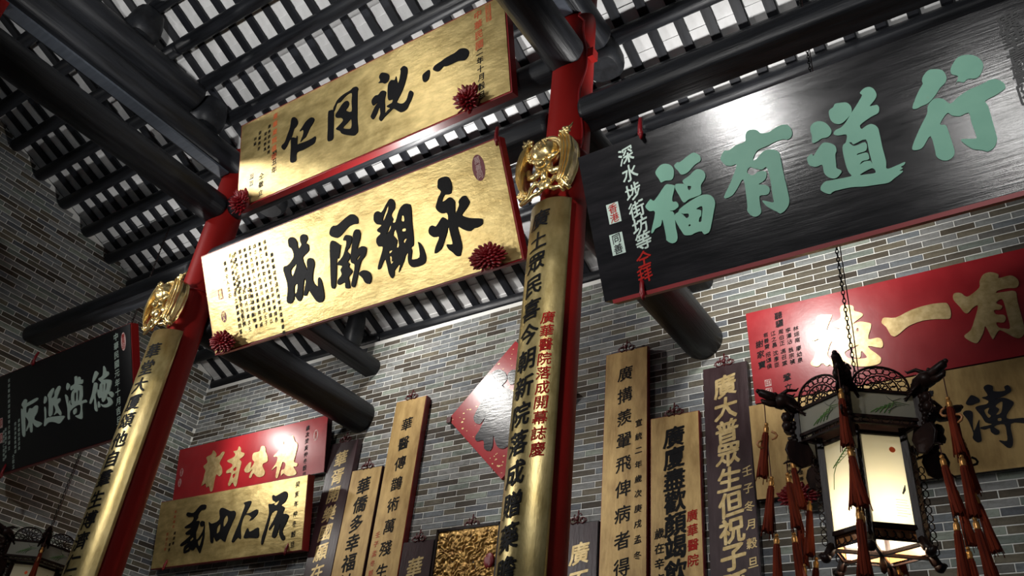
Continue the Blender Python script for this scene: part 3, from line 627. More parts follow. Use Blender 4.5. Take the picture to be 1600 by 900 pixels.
# black plaque with green characters on the right
br, w, h = plaque('BR', 'large black lacquer plaque with four pale green characters, hung right of the right column', M['black_lacquer'], M['black_lacquer_matte'], thick=0.10, lip=0.0)
strokes('BR', br, M['green'])
m = MB(); m.box(-w / 2 + 0.05, w / 2, -0.004, 0.06, -0.022, 0.0); m.build('red_bottom_edge', M['red_trim'], br)
chars(br, '深水埗街坊等', [(-1.238, 0.772), (-1.235, 0.668), (-1.237, 0.56), (-1.238, 0.455), (-1.236, 0.362), (-1.235, 0.272)], 0.092, M['pale'], 0.022)
chars(br, '仝拜', [(-1.252, 0.178), (-1.264, 0.088)], 0.085, M['ink_red'], 0.022)
seal(br, -1.375, 0.475, 0.075, 0.115, M['pale'], '香港', M['ink_red'])
seal(br, -1.388, 0.299, 0.08, 0.12, M['pale'], '同善', M['ink_grey'])
chars(br, '廣華貴醫院惠存', [(0.66, 0.76 - 0.083 * k) for k in range(7)], 0.088, M['black_lacquer_matte'], 0.02, y=-0.004)
put('hook', STRAP, br, (-1.12, -0.005, h + 0.0)); put('hook', STRAP, br, (-1.29, -0.005, -0.01))

# black plaque on the left
bl, w, h = plaque('BL', 'black plaque with four pale grey-green characters, hung between the brick gable and the left column', M['black_lacquer_matte'], M['red_trim'], thick=0.08, lip=0.006)
strokes('BL', bl, M['pale'])
column_text(bl, '中華民國元年十月吉旦', 0.912, 0.905, 0.0845, 0.068, M['pale'], bold=0.012)
seal(bl, 1.017, 0.835, 0.07, 0.17, M['pink'], '善長印', M['ink_red'], oval=True)
column_text(bl, '東華醫院總理值理等仝敬頌謹立', -0.835, 0.90, 0.052, 0.036, M['pale'])
for k in range(4):
    column_text(bl, [TX[(k * 9 + j) % len(TX)] for j in range(7)], (-0.66, -0.725, -0.895, -0.93)[k], 0.46 - 0.02 * k, 0.045, 0.034, M['pale'])
column_text(bl, '仝敬立', -0.76, 0.13, 0.05, 0.04, M['pale'])
for v in (0.50, 0.35): seal(bl, -0.995, v, 0.09, 0.10, M['pink'], '印', M['ink_red'])
put('hook', STRAP, bl, (-0.36, -0.005, h), None); put('hook', STRAP, bl, (-0.90, -0.02, -0.02), None)

# wall plaques
rr_, w, h = plaque('RR', 'glossy red plaque with thick gold characters on the back wall above the lantern', M['red_lacquer'], M['red_trim'], thick=0.05, lip=0.0)
strokes('RR', rr_, M['gold_letter'])
column_text(rr_, '聽驪', -1.276, 0.70, 0.072, 0.06, M['ink'], bold=0.004)
for k, t in enumerate(('林翊南廖幼泉', '李澤沾翁宗禎', '周伯正馮召棠', '江之昌沈彥臣', '有善齋招頌侯')):
    column_text(rr_, t[:3], -1.155 - 0.06 * k, 0.555, 0.05, 0.040, M['ink'], bold=0.0)
    column_text(rr_, t[3:], -1.155 - 0.06 * k, 0.385, 0.05, 0.040, M['ink'], bold=0.0)
column_text(rr_, '謝家寶', -1.452, 0.49, 0.09, 0.06, M['ink'], bold=0.004)
column_text(rr_, '鞏立', -1.27, 0.165, 0.08, 0.06, M['ink'], bold=0.004)
for v in (0.15, 0.08): seal(rr_, -1.42, v, 0.05, 0.055, M['pink'], '印', M['ink_red'])
gr_, w, h = plaque('GR', 'matt gold plaque with a black brush character low on the back wall behind the lantern', M['gold_aged'], M['dark_wood'], thick=0.04, lip=0.0)
strokes('GR', gr_, M['ink_grey'])
column_text(gr_, '壬子', -1.20, 0.70, 0.07, 0.045, M['ink'])
for k, (u, v0, t) in enumerate(((-1.13, 0.36, '陳善堂'), (-1.20, 0.36, '李同仁'), (-1.27, 0.37, '東華院'), (-1.13, 0.22, '周伯正'), (-1.20, 0.20, '值理等'), (-1.28, 0.22, '林幼泉'))):
    column_text(gr_, t, u, v0, 0.045, 0.030, M['ink'], bold=0.0)
column_text(gr_, '同立', -1.06, 0.13, 0.075, 0.055, M['ink'], bold=0.004)
chars(gr_, '德', [(-0.42, 0.42)], 0.36, M['ink_grey'], 0.03)
put('rosette', ros_a, gr_, (-1.22, -0.03, -0.03))
rl_, w, h = plaque('RL', 'red plaque with four gold characters on the back wall near the corner', M['red_lacquer'], M['plum_lacquer'], thick=0.07, lip=0.004)
strokes('RL', rl_, M['gold_letter'])
column_text(rl_, '歲次癸亥仲冬穀旦', 0.963, 0.52, 0.073, 0.055, M['ink'], bold=0.004)
seal(rl_, 1.095, 0.42, 0.07, 0.12, M['pink'], '留芳', M['ink_red'], oval=True)
seal(rl_, -1.155, 0.324, 0.06, 0.10, M['pink'], '善堂', M['ink_red'], oval=True)
seal(rl_, -1.165, 0.20, 0.06, 0.10, M['pink'], '吉祥', M['ink_red'], oval=True)
gl_, w, h = plaque('GL', 'gold plaque with four black cursive characters on the back wall below the small red plaque', M['gold_leaf'], M['red_trim'], thick=0.09, lip=0.008)
strokes('GL', gl_, M['ink'])
column_text(gl_, '癸亥年仲冬穀旦', 1.065, 0.66, 0.10, 0.060, M['ink'], bold=0.002)
for k, (u, v0, t) in enumerate(((-0.90, 0.60, '東華醫院'), (-0.86, 0.36, '總理等'), (-0.99, 0.36, '張李王陳'), (-0.92, 0.24, '敬送'))):
    column_text(gl_, t, u, v0, 0.055, 0.034, M['ink_gold_red' if k % 2 == 0 else 'ink'], bold=0.0)
put('hook', STRAP, gl_, (1.0, -0.005, 0.0)); put('hook', STRAP, gl_, (-0.93, -0.005, 0.0))

# tall couplet boards on the back wall
def tall(key, label, front, back, text, spots, size, ink, bold=0.02, thick=0.06, extra=(), wx=1.0):
    root, w, h = plaque(key, label, front, back, 'tall_board', 'signboard', 'tall couplet boards on the back wall', thick, 0.006)
    chars(root, text, spots, size, ink, bold, wx=wx)
    for (t, u, v, st, sz, ik, bd) in extra: column_text(root, t, u, v, st, sz, ik, bold=bd)
    put('hook', HOOK, root, (0, 0.0, h + 0.005))
    return root
tall('v1', 'plum-black tall board with gold characters right of the small red plaque', M['plum_lacquer'], M['plum_lacquer'], '華胥開樂國願在',
     [(-0.008, 3.04 - 0.197 * k) for k in range(7)], 0.165, M['gold_letter'], 0.028)
tall('v2', 'short gold tall board with black characters between a dark board and the tallest gold one', M['gold_aged'], M['plum_lacquer'], '華僑多幸福祉',
     [(0.0, 2.69 - 0.192 * k) for k in range(6)], 0.165, M['ink'], 0.024)
tall('v3', 'tallest gold board with black characters and a red side left of the red diamond', M['gold_aged'], M['red_trim'], '華醫傳鵲術萬殘生',
     [(0.0, 3.285 - 0.211 * k) for k in range(8)], 0.135, M['ink'], 0.018, 0.072, [('壬子孟冬穀旦', -0.13, 2.16, 0.09, 0.055, M['ink_gold_red'], 0.0)])
tall('v4', 'low plum-black board with one gold character showing, left of the gilded carving', M['plum_lacquer'], M['black_lacquer_matte'], '華民',
     [(0.0, 1.81), (0.0, 1.60)], 0.17, M['gold_letter'], 0.028)
tall('v5', 'low plum-black board with gold character half hidden by the right column', M['plum_lacquer'], M['black_lacquer_matte'], '廣不',
     [(0.03, 1.785), (0.03, 1.56)], 0.17, M['gold_letter'], 0.028)
tall('v6', 'tall gold board with nine black characters right of the right column', M['gold_aged'], M['red_trim'], '廣搆羨翬飛俾病者得',
     [(-0.008, 3.325 - 0.2105 * k) for k in range(9)], 0.135, M['ink'], 0.014, 0.05, [('宣統二年歲次庚戌孟冬', 0.128, 2.83, 0.123, 0.062, M['ink'], 0.0)])
tall('v7', 'medium gold board with bold black characters and a red side inscription', M['gold_aged'], M['red_trim'], '廣廈盡歡顏竭飲',
     [(-0.006, 2.65 - 0.179 * k) for k in range(7)], 0.172, M['ink'], 0.034, 0.05,
     [('廣華醫院', 0.133, 1.985, 0.112, 0.085, M['ink_red'], 0.018), ('歲在辛亥', -0.137, 1.875, 0.115, 0.078, M['ink'], 0.016)])
tall('v8', 'tall plum-black board with large gold characters left of the glossy red plaque', M['plum_lacquer'], M['plum_lacquer'], '廣大普眾生但祝子孫',
     [(-0.006, 3.015 - 0.196 * k) for k in range(9)], 0.185, M['gold_letter'], 0.034, 0.06,
     [('壬子冬月穀旦', 0.135, 2.275, 0.136, 0.075, M['gold_letter'], 0.008)])

# gilded carving
x0, x1, y, z, h, t, yw = BD['CP']
cpn = prop(empty('carved_panel', ((x0 + x1) / 2, y, z)), 'square gilded panel of dense carved relief, low on the wall behind the right column', 'carving')
w = x1 - x0; m = MB(); NX, NZ = 130, 190; vs = []; fs = []
for j in range(NZ + 1):
    for i in range(NX + 1):
        u = -w / 2 + w * i / NX; v = h * j / NZ
        q = Vector((u * 15, v * 15, 3.1))
        wv = noise.noise_vector(q * 0.8) * 0.9
        r_ = abs(math.sin(5.0 * noise.noise(q + wv)))
        r_ = r_ * 0.024 + 0.012 * noise.noise(q * 2.6)
        e = min(1, 12 * min(i / NX, 1 - i / NX), 12 * min(j / NZ, 1 - j / NZ))
        vs.append((u, -r_ * e, v))
for j in range(NZ):
    for i in range(NX):
        k = j * (NX + 1) + i
        fs.append((k, k + 1, k + NX + 2, k + NX + 1))
m.add(vs, fs, None, True); m.build('relief', M['gold_carving'], cpn)
m = MB(); f_ = 0.012
m.box(-w / 2 - f_, w / 2 + f_, 0.0, 0.05, -f_, h + f_)
for (a0, a1, b0, b1) in ((-w / 2 - f_, -w / 2 + f_, -f_, h + f_), (w / 2 - f_, w / 2 + f_, -f_, h + f_), (-w / 2, w / 2, h - f_, h + f_), (-w / 2, w / 2, -f_, f_)):
    m.box(a0, a1, -0.012, 0.02, b0, b1)
m.build('frame', M['dark_wood'], cpn)
m = MB(); m.ball((0.27, -0.015, 0.80), 0.055, 0.018, 0.07, 14, 8); m.build('red_medallion', M['red_carved'], cpn)
put('hook', HOOK, cpn, (0.03, 0.0, h + 0.01))

# red diamond board
dm = prop(empty('diamond_board', ((BD['DM'][0] + BD['DM'][1]) / 2, 5.955, 4.46)), 'red diamond-shaped board with gold flecks and a big dark character', 'signboard')
hd = 0.72; cz = 0.70
m = MB(); q = [(-hd, cz), (0, cz - hd), (hd, cz), (0, cz + hd)]
m.add([(a, 0.0, b) for a, b in q] + [(a, 0.035, b) for a, b in q], [(0, 1, 2, 3), (7, 6, 5, 4)] + [(i, i + 4, (i + 1) % 4 + 4, (i + 1) % 4) for i in range(4)])
m.build('panel', M['red_paper'], dm)
mb = MB(); rnd = random.Random(4)
for k in range(260):
    u, v = rnd.uniform(-hd, hd), rnd.uniform(-hd, hd)
    if abs(u) + abs(v) > hd - 0.02: continue
    s = rnd.uniform(0.006, 0.017); a = rnd.uniform(0, 6.28); e = rnd.uniform(0.3, 0.8)
    pts = []
    for j in range(5):
        an = a + j * 1.2566; rr = s * (0.7 + 0.5 * rnd.random())
        pts.append((u + rr * math.cos(an), -0.002, cz + v + rr * e * math.sin(an)))
    mb.add(pts, [(0, 1, 2, 3, 4)])
prop(mb.build('gold_flecks', M['gold_letter'], dm), kind='stuff')
strokes('DM', dm, M['ink_grey'])
brush_char(dm, ['60,1010 200,1050 330,1075 340,1030 200,1000 70,965', '90,930 220,955 320,965 330,900 300,835 110,815 80,870', '!150,900 270,915 260,870 150,860',
                '60,770 200,790 350,800 370,760 360,560 330,450 90,430 60,480 50,640', '!120,735 190,740 190,650 115,645', '!230,742 310,745 305,655 230,650', '!115,600 190,605 190,500 120,490', '!230,608 305,612 295,505 230,502'], M['ink_grey'])
m = MB(); m.box(-0.03, 0.02, -0.012, 0.03, -0.03, 0.03); m.build('clip', M['iron_red'], dm, (-hd + 0.02, 0, cz - 0.01))

# ------------------------------------------------------------------ gilded couplet boards on the columns
CR = 0.205
def couplet(x, label, text, spots, extra=None, ang=48, CR=0.205, yc=YC):
    root = prop(empty('couplet_board', (x, yc, 1.0)), label, 'signboard', 'half-round gilded couplet boards on the columns')
    m = MB(); n = 20; H = 4.12
    prof = []
    for rr, s in ((CR, 1), (CR - 0.022, -1)):
        for k in range(n + 1):
            an = R(-ang + 2 * ang * k / n) * s
            prof.append((rr * math.sin(an), -rr * math.cos(an)))
    np_ = len(prof)
    zs = [H * k / 8 for k in range(9)]
    vs = [(a, b, zz) for zz in zs for a, b in prof]; fs = []
    for i in range(8):
        for k in range(np_):
            l = (k + 1) % np_
            fs.append((i * np_ + k, i * np_ + l, (i + 1) * np_ + l, (i + 1) * np_ + k))
    m.add(vs, fs, None, True)
    for zi, s in ((0, -1), (8, 1)):
        for k in range(n):
            a_, b_, c_, d_ = zi * np_ + k, zi * np_ + k + 1, zi * np_ + (2 * n + 1 - k - 1), zi * np_ + (2 * n + 1 - k)
            m.f.append((a_, b_, c_, d_)); m.c.append(None); m.sm.append(False)
    me = m.mesh('panel', M['gold_couplet'])
    put('panel', me, root)
    def wrap(u, v, y):
        an = u / CR; rr = CR - y
        return (rr * math.sin(an), -rr * math.cos(an), v)
    chars(root, text, [(R(a) * CR, z - 1.0) for a, z in spots], 0.135, M['ink'], 0.018, -0.004, wrap)
    if extra:
        t, a, z, st = extra
        chars(root, t, [(R(a) * CR, z - 1.0 - st * k) for k in range(len(t))], 0.078, M['ink_red'], 0.014, -0.003, wrap)
    return root
couplet(XC[1], 'half-round gilded couplet board with black and small red characters on the right column',
        '廣土眾民喜今朝新院落成贈藥贍貧', [(-9.5 - 0.4 * k, 4.965 - 0.1685 * k) for k in range(15)], ('廣華醫院落成開幕誌慶', 22, 4.215, 0.0905))
couplet(XC[0], 'half-round gilded couplet board with black characters only, on the left column',
        '華堂大厦頌他自羣生博濟仁風', [(11.5 - 0.55 * k, 4.905 - 0.1625 * k) for k in range(13)], None, 63, 0.225, YC - 0.025)

# ------------------------------------------------------------------ gilded bat ornaments above the couplets
def bat(x, label, seed, dy=0.0):
    root = prop(empty('bat_ornament', (x, YC - CR - 0.015 - dy, 5.125)), label, 'ornament', 'gilded bat ornaments on the columns')
    rnd = random.Random(seed); G = M['gold_bright']
    m = MB()                                                    # body: bat head, ears, snout, shoulders
    m.ball((0.015, -0.06, 0.205), 0.062, 0.055, 0.052, 14, 10)
    m.ball((0.02, -0.105, 0.185), 0.034, 0.03, 0.026, 10, 7)
    for s in (-1, 1):
        m.tube([(0.02 + s * 0.04, -0.07, 0.235), (0.02 + s * 0.085, -0.07, 0.265), (0.02 + s * 0.115, -0.055, 0.29)], [0.026, 0.018, 0.003], 8)
        m.ball((0.018 + s * 0.028, -0.108, 0.212), 0.013, n=8, h=5)
        m.tube([(0.02 + s * 0.03, -0.06, 0.17), (0.02 + s * 0.07, -0.05, 0.14), (0.02 + s * 0.12, -0.03, 0.16), (0.02 + s * 0.15, -0.02, 0.24)], [0.024, 0.028, 0.026, 0.02], 8)
        m.ball((0.02 + s * 0.018, -0.125, 0.178), 0.010, n=6, h=4)
    m.tube([(0.02, -0.05, 0.17), (0.025, -0.06, 0.12), (0.03, -0.06, 0.075)], [0.03, 0.026, 0.022], 8)
    m.build('bat_head', G, root)
    m = MB(); vs = []; fs = []                                  # peach with a cleft
    NN, HH = 22, 14
    for i in range(HH + 1):
        th = math.pi * i / HH
        for k in range(NN):
            ph = 2 * math.pi * k / NN
            rr = 0.098 * (1 - 0.10 * math.exp(-((ph - 4.9) ** 2) / 0.06)) * (1 + 0.12 * max(0, math.cos(th)) ** 4)
            vs.append((rr * math.sin(th) * math.cos(ph), -0.035 + rr * 0.95 * math.sin(th) * math.sin(ph), 0.335 + rr * math.cos(th)))
    for i in range(HH):
        for k in range(NN):
            l = (k + 1) % NN
            fs.append((i * NN + k, (i + 1) * NN + k, (i + 1) * NN + l, i * NN + l))
    m.add(vs, fs, None, True)
    for k in range(12):
        a, b = rnd.uniform(-0.6, 0.6), rnd.uniform(-0.5, 0.6)
        m.ball((0.096 * math.sin(a) * math.cos(b), -0.035 - 0.094 * math.cos(a) * math.cos(b), 0.335 + 0.098 * math.sin(b)), 0.007, n=6, h=4)
    m.build('peach', G, root)
    m = MB()                                                    # beaded halo over the peach
    arc = [(0.115 * math.cos(R(a)), -0.03, 0.335 + 0.115 * math.sin(R(a))) for a in range(-10, 191, 8)]
    m.tube(arc, 0.016, 8)
    for p in arc[2:-2]: m.ball((p[0] * 1.12, -0.04, 0.335 + (p[2] - 0.335) * 1.12), 0.015, n=7, h=5)
    m.tube([(-0.11, -0.03, 0.30), (-0.14, -0.04, 0.34), (-0.125, -0.05, 0.385), (-0.10, -0.05, 0.375)], 0.010, 6)
    m.build('halo', G, root)
    for s in (-1, 1):                                           # ribbed drooping wings
        out = [(0.13, 0.47), (0.195, 0.42), (0.22, 0.30), (0.21, 0.17), (0.175, 0.07), (0.135, 0.03)]
        inn = [(0.115, 0.455), (0.132, 0.38), (0.142, 0.29), (0.148, 0.20), (0.14, 0.12), (0.12, 0.035)]
        def cr(L, t):
            t = t * (len(L) - 1); i = min(int(t), len(L) - 2); f = t - i
            return (L[i][0] + (L[i + 1][0] - L[i][0]) * f, L[i][1] + (L[i + 1][1] - L[i][1]) * f)
        m = MB(); A, B_ = 18, 26; vs = []; fs = []
        for i in range(A + 1):
            for k in range(B_ + 1):
                t = k / B_; o_ = cr(out, i / A); n_ = cr(inn, i / A)
                xx = n_[0] + (o_[0] - n_[0]) * t; zz = n_[1] + (o_[1] - n_[1]) * t
                yy = -0.045 + 0.035 * t * t - 0.030 * abs(math.sin(math.pi * 4.0 * t)) - 0.018 * math.sin(math.pi * i / A)
                vs.append((s * xx, yy, zz))
        for i in range(A):
            for k in range(B_):
                a_ = i * (B_ + 1) + k; fs.append((a_, a_ + 1, a_ + B_ + 2, a_ + B_ + 1))
        nv = len(vs); vs += [(p[0], 0.02 + 0.02 * abs(p[0]) / 0.2, p[2]) for p in vs]
        fs += [tuple(nv + q for q in reversed(f)) for f in fs[:A * B_]]
        for i in range(A):
            for e in (0, B_):
                a_ = i * (B_ + 1) + e; b_ = a_ + B_ + 1
                fs.append((a_, b_, b_ + nv, a_ + nv))
        for k in range(B_):
            for i in (0, A):
                a_ = i * (B_ + 1) + k
                fs.append((a_, a_ + 1, a_ + 1 + nv, a_ + nv))
        m.add(vs, fs, None, True)
        for k in range(13):                                     # scrolls at the shoulder and the tip
            a_ = k * 0.9; rr = 0.012 + 0.032 * (k / 13)
            m.ball((s * (0.145 + rr * math.cos(a_)), -0.045, 0.465 + rr * math.sin(a_)), 0.015, n=6, h=4)
            m.ball((s * (0.160 + 0.9 * rr * math.cos(a_)), -0.03, 0.045 + 0.8 * rr * math.sin(a_)), 0.014, n=6, h=4)
        m.tube([(s * 0.16, -0.04, 0.485), (s * 0.185, -0.035, 0.515), (s * 0.195, -0.03, 0.545)], [0.012, 0.008, 0.002], 6)
        m.build('wing', G, root)
    m = MB()                                                    # coin and ribbons
    m.lathe([(0.0, -0.012), (0.035, -0.014), (0.045, -0.008), (0.05, 0.0), (0.045, 0.008), (0.0, 0.012)], 18)
    cm = m.mesh('coin', G)
    put('coin', cm, root, (0.03, -0.055, 0.055), (R(90), 0, 0))
    m = MB()
    for s in (-1, 1):
        m.tube([(0.03 + s * 0.03, -0.045, 0.05), (0.03 + s * 0.07, -0.05, 0.085), (0.03 + s * 0.11, -0.04, 0.06), (0.03 + s * 0.14, -0.02, 0.02), (s * 0.185, -0.0, -0.005)], [0.016, 0.02, 0.018, 0.018, 0.014], 7)
        m.tube([(0.03 + s * 0.02, -0.045, 0.03), (0.03 + s * 0.06, -0.04, 0.005), (0.03 + s * 0.10, -0.03, 0.015), (s * 0.15, -0.015, -0.02)], [0.014, 0.016, 0.015, 0.01], 7)
    m.build('ribbon', G, root)
    return root
bat(XC[1], 'gilded bat carrying a peach, at the head of the right couplet board', 2)
bat(XC[0], 'gilded bat carrying a peach, at the head of the left couplet board', 3, 0.03)

# ------------------------------------------------------------------ lanterns
def lantern(X, Y, zb, label, watts, seed, phi=0.054):
    root = prop(empty('palace_lantern', (X, Y, zb)), label, 'lantern', 'hexagonal palace lanterns')
    DW = M['dark_wood']; R1, R2 = 0.309, 0.21
    Zl0, Zl1, Zu0, Zu1 = 0.133, 0.563, 0.600, 0.731
    def vtx(r, i, z):
        a = phi + math.pi / 3 * i
        return Vector((r * math.sin(a), -r * math.cos(a), z))
    def bar(p, q, t, name, mt=DW, rot=0):
        m = MB(); m.tube([p, q], t, 4, smooth=False); return m.build(name, mt, root)
    for i in range(6):
        bar(vtx(R1, i, Zu0 - 0.03), vtx(R1, i, Zu1 + 0.05), 0.017, 'upper_post')
        bar(vtx(R2, i, Zl0 - 0.06), vtx(R2, i, Zl1 + 0.03), 0.021, 'lower_post')
        for z, r, t in ((Zu0, R1, 0.011), (Zu1, R1, 0.010), (Zl0, R2, 0.014), (Zl1, R2, 0.012)):
            bar(vtx(r, i, z), vtx(r, i + 1, z), t, 'rail')
        bar(vtx(R1, i, Zu0 - 0.03), vtx(R1, i + 1, Zu0 - 0.03), 0.007, 'rail')
        bar(vtx(R1, i, Zu0 - 0.01), vtx(R2, i, Zl1 + 0.01), 0.012, 'bracket')
        for (r, za, zc, nm) in ((R1, Zu0, Zu1, 'upper_pane'), (R2, Zl0, Zl1, 'lower_pane')):
            a, b, c, d = vtx(r - 0.004, i, za), vtx(r - 0.004, i + 1, za), vtx(r - 0.004, i + 1, zc), vtx(r - 0.004, i, zc)
            inn = Vector((-(a + b).x, -(a + b).y, 0)).normalized() * 0.004
            m = MB(); m.add([a, b, c, d, a + inn, b + inn, c + inn, d + inn], [(0, 1, 2, 3), (7, 6, 5, 4), (0, 4, 5, 1), (1, 5, 6, 2), (2, 6, 7, 3), (3, 7, 4, 0)])
            pane = m.build(nm, M['glass'], root)
            ux = (b - a).normalized(); on = -inn * 0.6; wd = (b - a).length; cmid = (a + b) / 2
            rnd = random.Random(seed * 31 + i * 7 + (1 if nm == 'upper_pane' else 0))
            P = lambda s, z, on=on, ux=ux, cmid=cmid: cmid + ux * s + Vector((0, 0, z)) + on
            m = MB()
            if nm == 'upper_pane':
                for k in range(5):
                    s0 = -0.06 + 0.02 * k
                    m.tube([P(s0, 0.025), P(s0 + 0.03, 0.045 + 0.01 * k), P(s0 + 0.10, 0.055 + 0.005 * k)], [0.002, 0.0022, 0.0006], 4)
                m.build('painted_grass', M['leaf_paint'], pane)
                m = MB()
                m.tube([P(0.02, 0.04), P(0.06, 0.065), P(0.05, 0.09), P(0.085, 0.105)], [0.003, 0.002, 0.002, 0.001], 4)
                m.tube([P(0.05, 0.085), P(0.03, 0.10), P(0.02, 0.115)], [0.002, 0.0015, 0.001], 4)
                m.build('painted_branch', M['stem_paint'], pane)
            else:
                if i % 2 == 0:
                    m.add([P(0.045 + 0.014 * math.cos(k * 0.5236), 0.355 + 0.014 * math.sin(k * 0.5236)) for k in range(12)], [tuple(range(12))])
                    m.build('painted_sun', M['sun_paint'], pane); m = MB()
                    for k in range(7):
                        zz = 0.05 + 0.012 * k; s0 = 0.02 + 0.01 * rnd.random()
                        m.tube([P(s0, zz), P(s0 + 0.04 + 0.02 * rnd.random(), zz - 0.002)], 0.0008, 4)
                    m.tube([P(0.06, 0.15), P(0.07, 0.17), P(0.075, 0.19)], [0.004, 0.006, 0.002], 4)
                    m.build('painted_ripples', M['stem_paint'], pane)
                else:
                    for k in range(7):
                        s0 = -0.05 + 0.012 * k; z0 = 0.30 + 0.01 * k
                        m.tube([P(s0, z0), P(s0 + 0.012, z0 + 0.012), P(s0 + 0.022 + 0.02 * rnd.random(), z0 + 0.006)], [0.002, 0.0035, 0.0008], 4)
                    m.tube([P(-0.06, 0.20), P(-0.05, 0.27), P(-0.03, 0.31), P(0.05, 0.35)], [0.0016, 0.0018, 0.002, 0.001], 4)
                    m.build('painted_bamboo', M['leaf_paint'], pane)
        # fretwork: crest fan above, lattice strip below the upper tier, scrolls under the lower tier
        a, b = vtx(R1, i, 0), vtx(R1, i + 1, 0); ux = (b - a).normalized(); wd = (b - a).length; cm = (a + b) / 2
        lean = Vector((cm.x, cm.y, 0)).normalized()
        m = MB(); hw = wd / 2 - 0.025; hh = 0.105
        F = lambda s, z: cm + ux * s + Vector((0, 0, Zu1 + 0.008 + z)) + lean * (z * 0.25)
        m.tube([F(hw * math.cos(R(q)), hh * math.sin(R(q)) ** 0.8) for q in range(0, 181, 12)], 0.006, 5)
        for ring in (0.32, 0.62):
            m.tube([F(hw * ring * math.cos(R(q)), hh * ring * math.sin(R(q))) for q in range(0, 181, 20)], 0.0038, 4)
        for row, (r0, nn) in enumerate(((0.82, 11), (0.50, 8), (0.2, 5))):
            for k in range(nn):
                q = math.pi * (k + 0.5) / nn
                c0 = (hw * r0 * math.cos(q), hh * r0 * math.sin(q)); rr = 0.017
                m.tube([F(c0[0] + rr * 1.15 * math.cos(j * 1.0472), c0[1] + rr * 0.8 * math.sin(j * 1.0472)) for j in range(6)], 0.0034, 4, closed=True)
        m.build('crest_fretwork', DW, root)
        m = MB()
        for k in range(7):
            s = -wd / 2 + wd * (k + 0.5) / 7
            m.tube([cm + ux * (s + 0.018 * math.cos(j * 0.785)) + Vector((0, 0, Zu0 - 0.016 + 0.010 * math.sin(j * 0.785))) for j in range(8)], 0.003, 4, closed=True)
        m.build('lattice', DW, root)
        a, b = vtx(R2, i, 0), vtx(R2, i + 1, 0); ux2 = (b - a).normalized(); wd2 = (b - a).length; cm2 = (a + b) / 2
        m = MB()
        for k in range(6):
            s = -wd2 / 2 + wd2 * (k + 0.5) / 6
            m.tube([cm2 + ux2 * (s + 0.019 * math.cos(j * 0.6 + 2.6)) + Vector((0, 0, Zl0 - 0.035 + 0.017 * math.sin(j * 0.6 + 2.6))) for j in range(9)], 0.0032, 4)
        m.build('scroll_fretwork', DW, root)
        bar(vtx(R2, i, Zl0 - 0.058), vtx(R2, i + 1, Zl0 - 0.058), 0.006, 'rail')
        # side fretwork along the lower posts
        m = MB(); od = vtx(1, i, 0)
        for k in range(11):
            zz = 0.10 + 0.038 * k
            m.tube([vtx(R2 + 0.032, i, zz + 0.018 * math.cos(j * 1.0472)) + od * (0.013 * math.sin(j * 1.0472)) for j in range(6)], 0.003, 4, closed=True)
        m.build('post_fretwork', DW, root)
        # foot
        m = MB(); m.tube([vtx(R2, i, 0.09), vtx(R2 + 0.02, i, 0.05), vtx(R2 + 0.045, i, 0.025), vtx(R2 + 0.06, i, 0.045)], [0.02, 0.022, 0.02, 0.012], 7)
        m.ball(vtx(R2 + 0.035, i, 0.03), 0.024, n=8, h=6); m.build('foot', DW, root)
        bar(vtx(0.0, i, 0.066), vtx(R2 + 0.01, i, 0.066), 0.010, 'spoke')
        # dragon head
        sd = Vector((od.y, -od.x, 0)); base = vtx(R1, i, Zu1)
        D = lambda r, z, s=0.0, base=base, od=od, sd=sd: base + od * r + Vector((0, 0, z)) + sd * s
        m = MB()
        m.tube([D(0.0, 0.0), D(0.03, 0.045), D(0.065, 0.05), D(0.10, 0.045)], [0.030, 0.036, 0.042, 0.032], 8)
        m.tube([D(0.085, 0.055), D(0.13, 0.075), D(0.165, 0.088), D(0.178, 0.10)], [0.030, 0.023, 0.020, 0.008], 7)
        m.tube([D(0.085, 0.035), D(0.125, 0.032), D(0.155, 0.040), D(0.165, 0.052)], [0.021, 0.016, 0.013, 0.006], 7)
        m.ball(D(0.178, 0.096), 0.012, n=7, h=5)
        for s in (-1, 1):
            m.ball(D(0.10, 0.078, s * 0.018), 0.010, n=6, h=4)
            m.tube([D(0.075, 0.075, s * 0.012), D(0.04, 0.10, s * 0.024), D(0.0, 0.10, s * 0.03), D(-0.012, 0.115, s * 0.03)], [0.010, 0.009, 0.006, 0.002], 6)
            for k in range(4):
                m.tube([D(0.05 - 0.014 * k, 0.03 - 0.006 * k, s * 0.026), D(0.02 - 0.016 * k, 0.0 - 0.012 * k, s * 0.04), D(0.0 - 0.018 * k, -0.004 - 0.012 * k, s * 0.048)], [0.008, 0.006, 0.001], 5)
        m.build('dragon_head', DW, root)
        # scroll bracket down the upper corner, wing-shaped pendant below
        m = MB()
        for k in range(7):
            zz = -0.02 - 0.022 * k; m.ball(D(0.024 + 0.008 * math.sin(k * 1.9), zz), 0.014, n=7, h=5)
        for k in range(2):
            m.ball(D(0.05, -0.035 - 0.045 * k), 0.022, 0.022, 0.026, 8, 6)
            m.tube([D(0.05 + 0.022 * math.cos(q * 0.9), -0.035 - 0.045 * k + 0.026 * math.sin(q * 0.9)) for q in range(8)], 0.006, 5)
        m.build('scroll_bracket', DW, root)
        m = MB()
        pts = [(0.0, -0.15), (0.05, -0.165), (0.062, -0.20), (0.045, -0.255), (0.0, -0.285), (-0.035, -0.27), (-0.05, -0.21), (-0.03, -0.16)]
        n8 = len(pts)
        m.add([D(r_, z_, -0.008) for r_, z_ in pts] + [D(r_, z_, 0.008) for r_, z_ in pts], [tuple(range(n8 - 1, -1, -1)), tuple(range(n8, 2 * n8))] + [(k, (k + 1) % n8, n8 + (k + 1) % n8, n8 + k) for k in range(n8)])
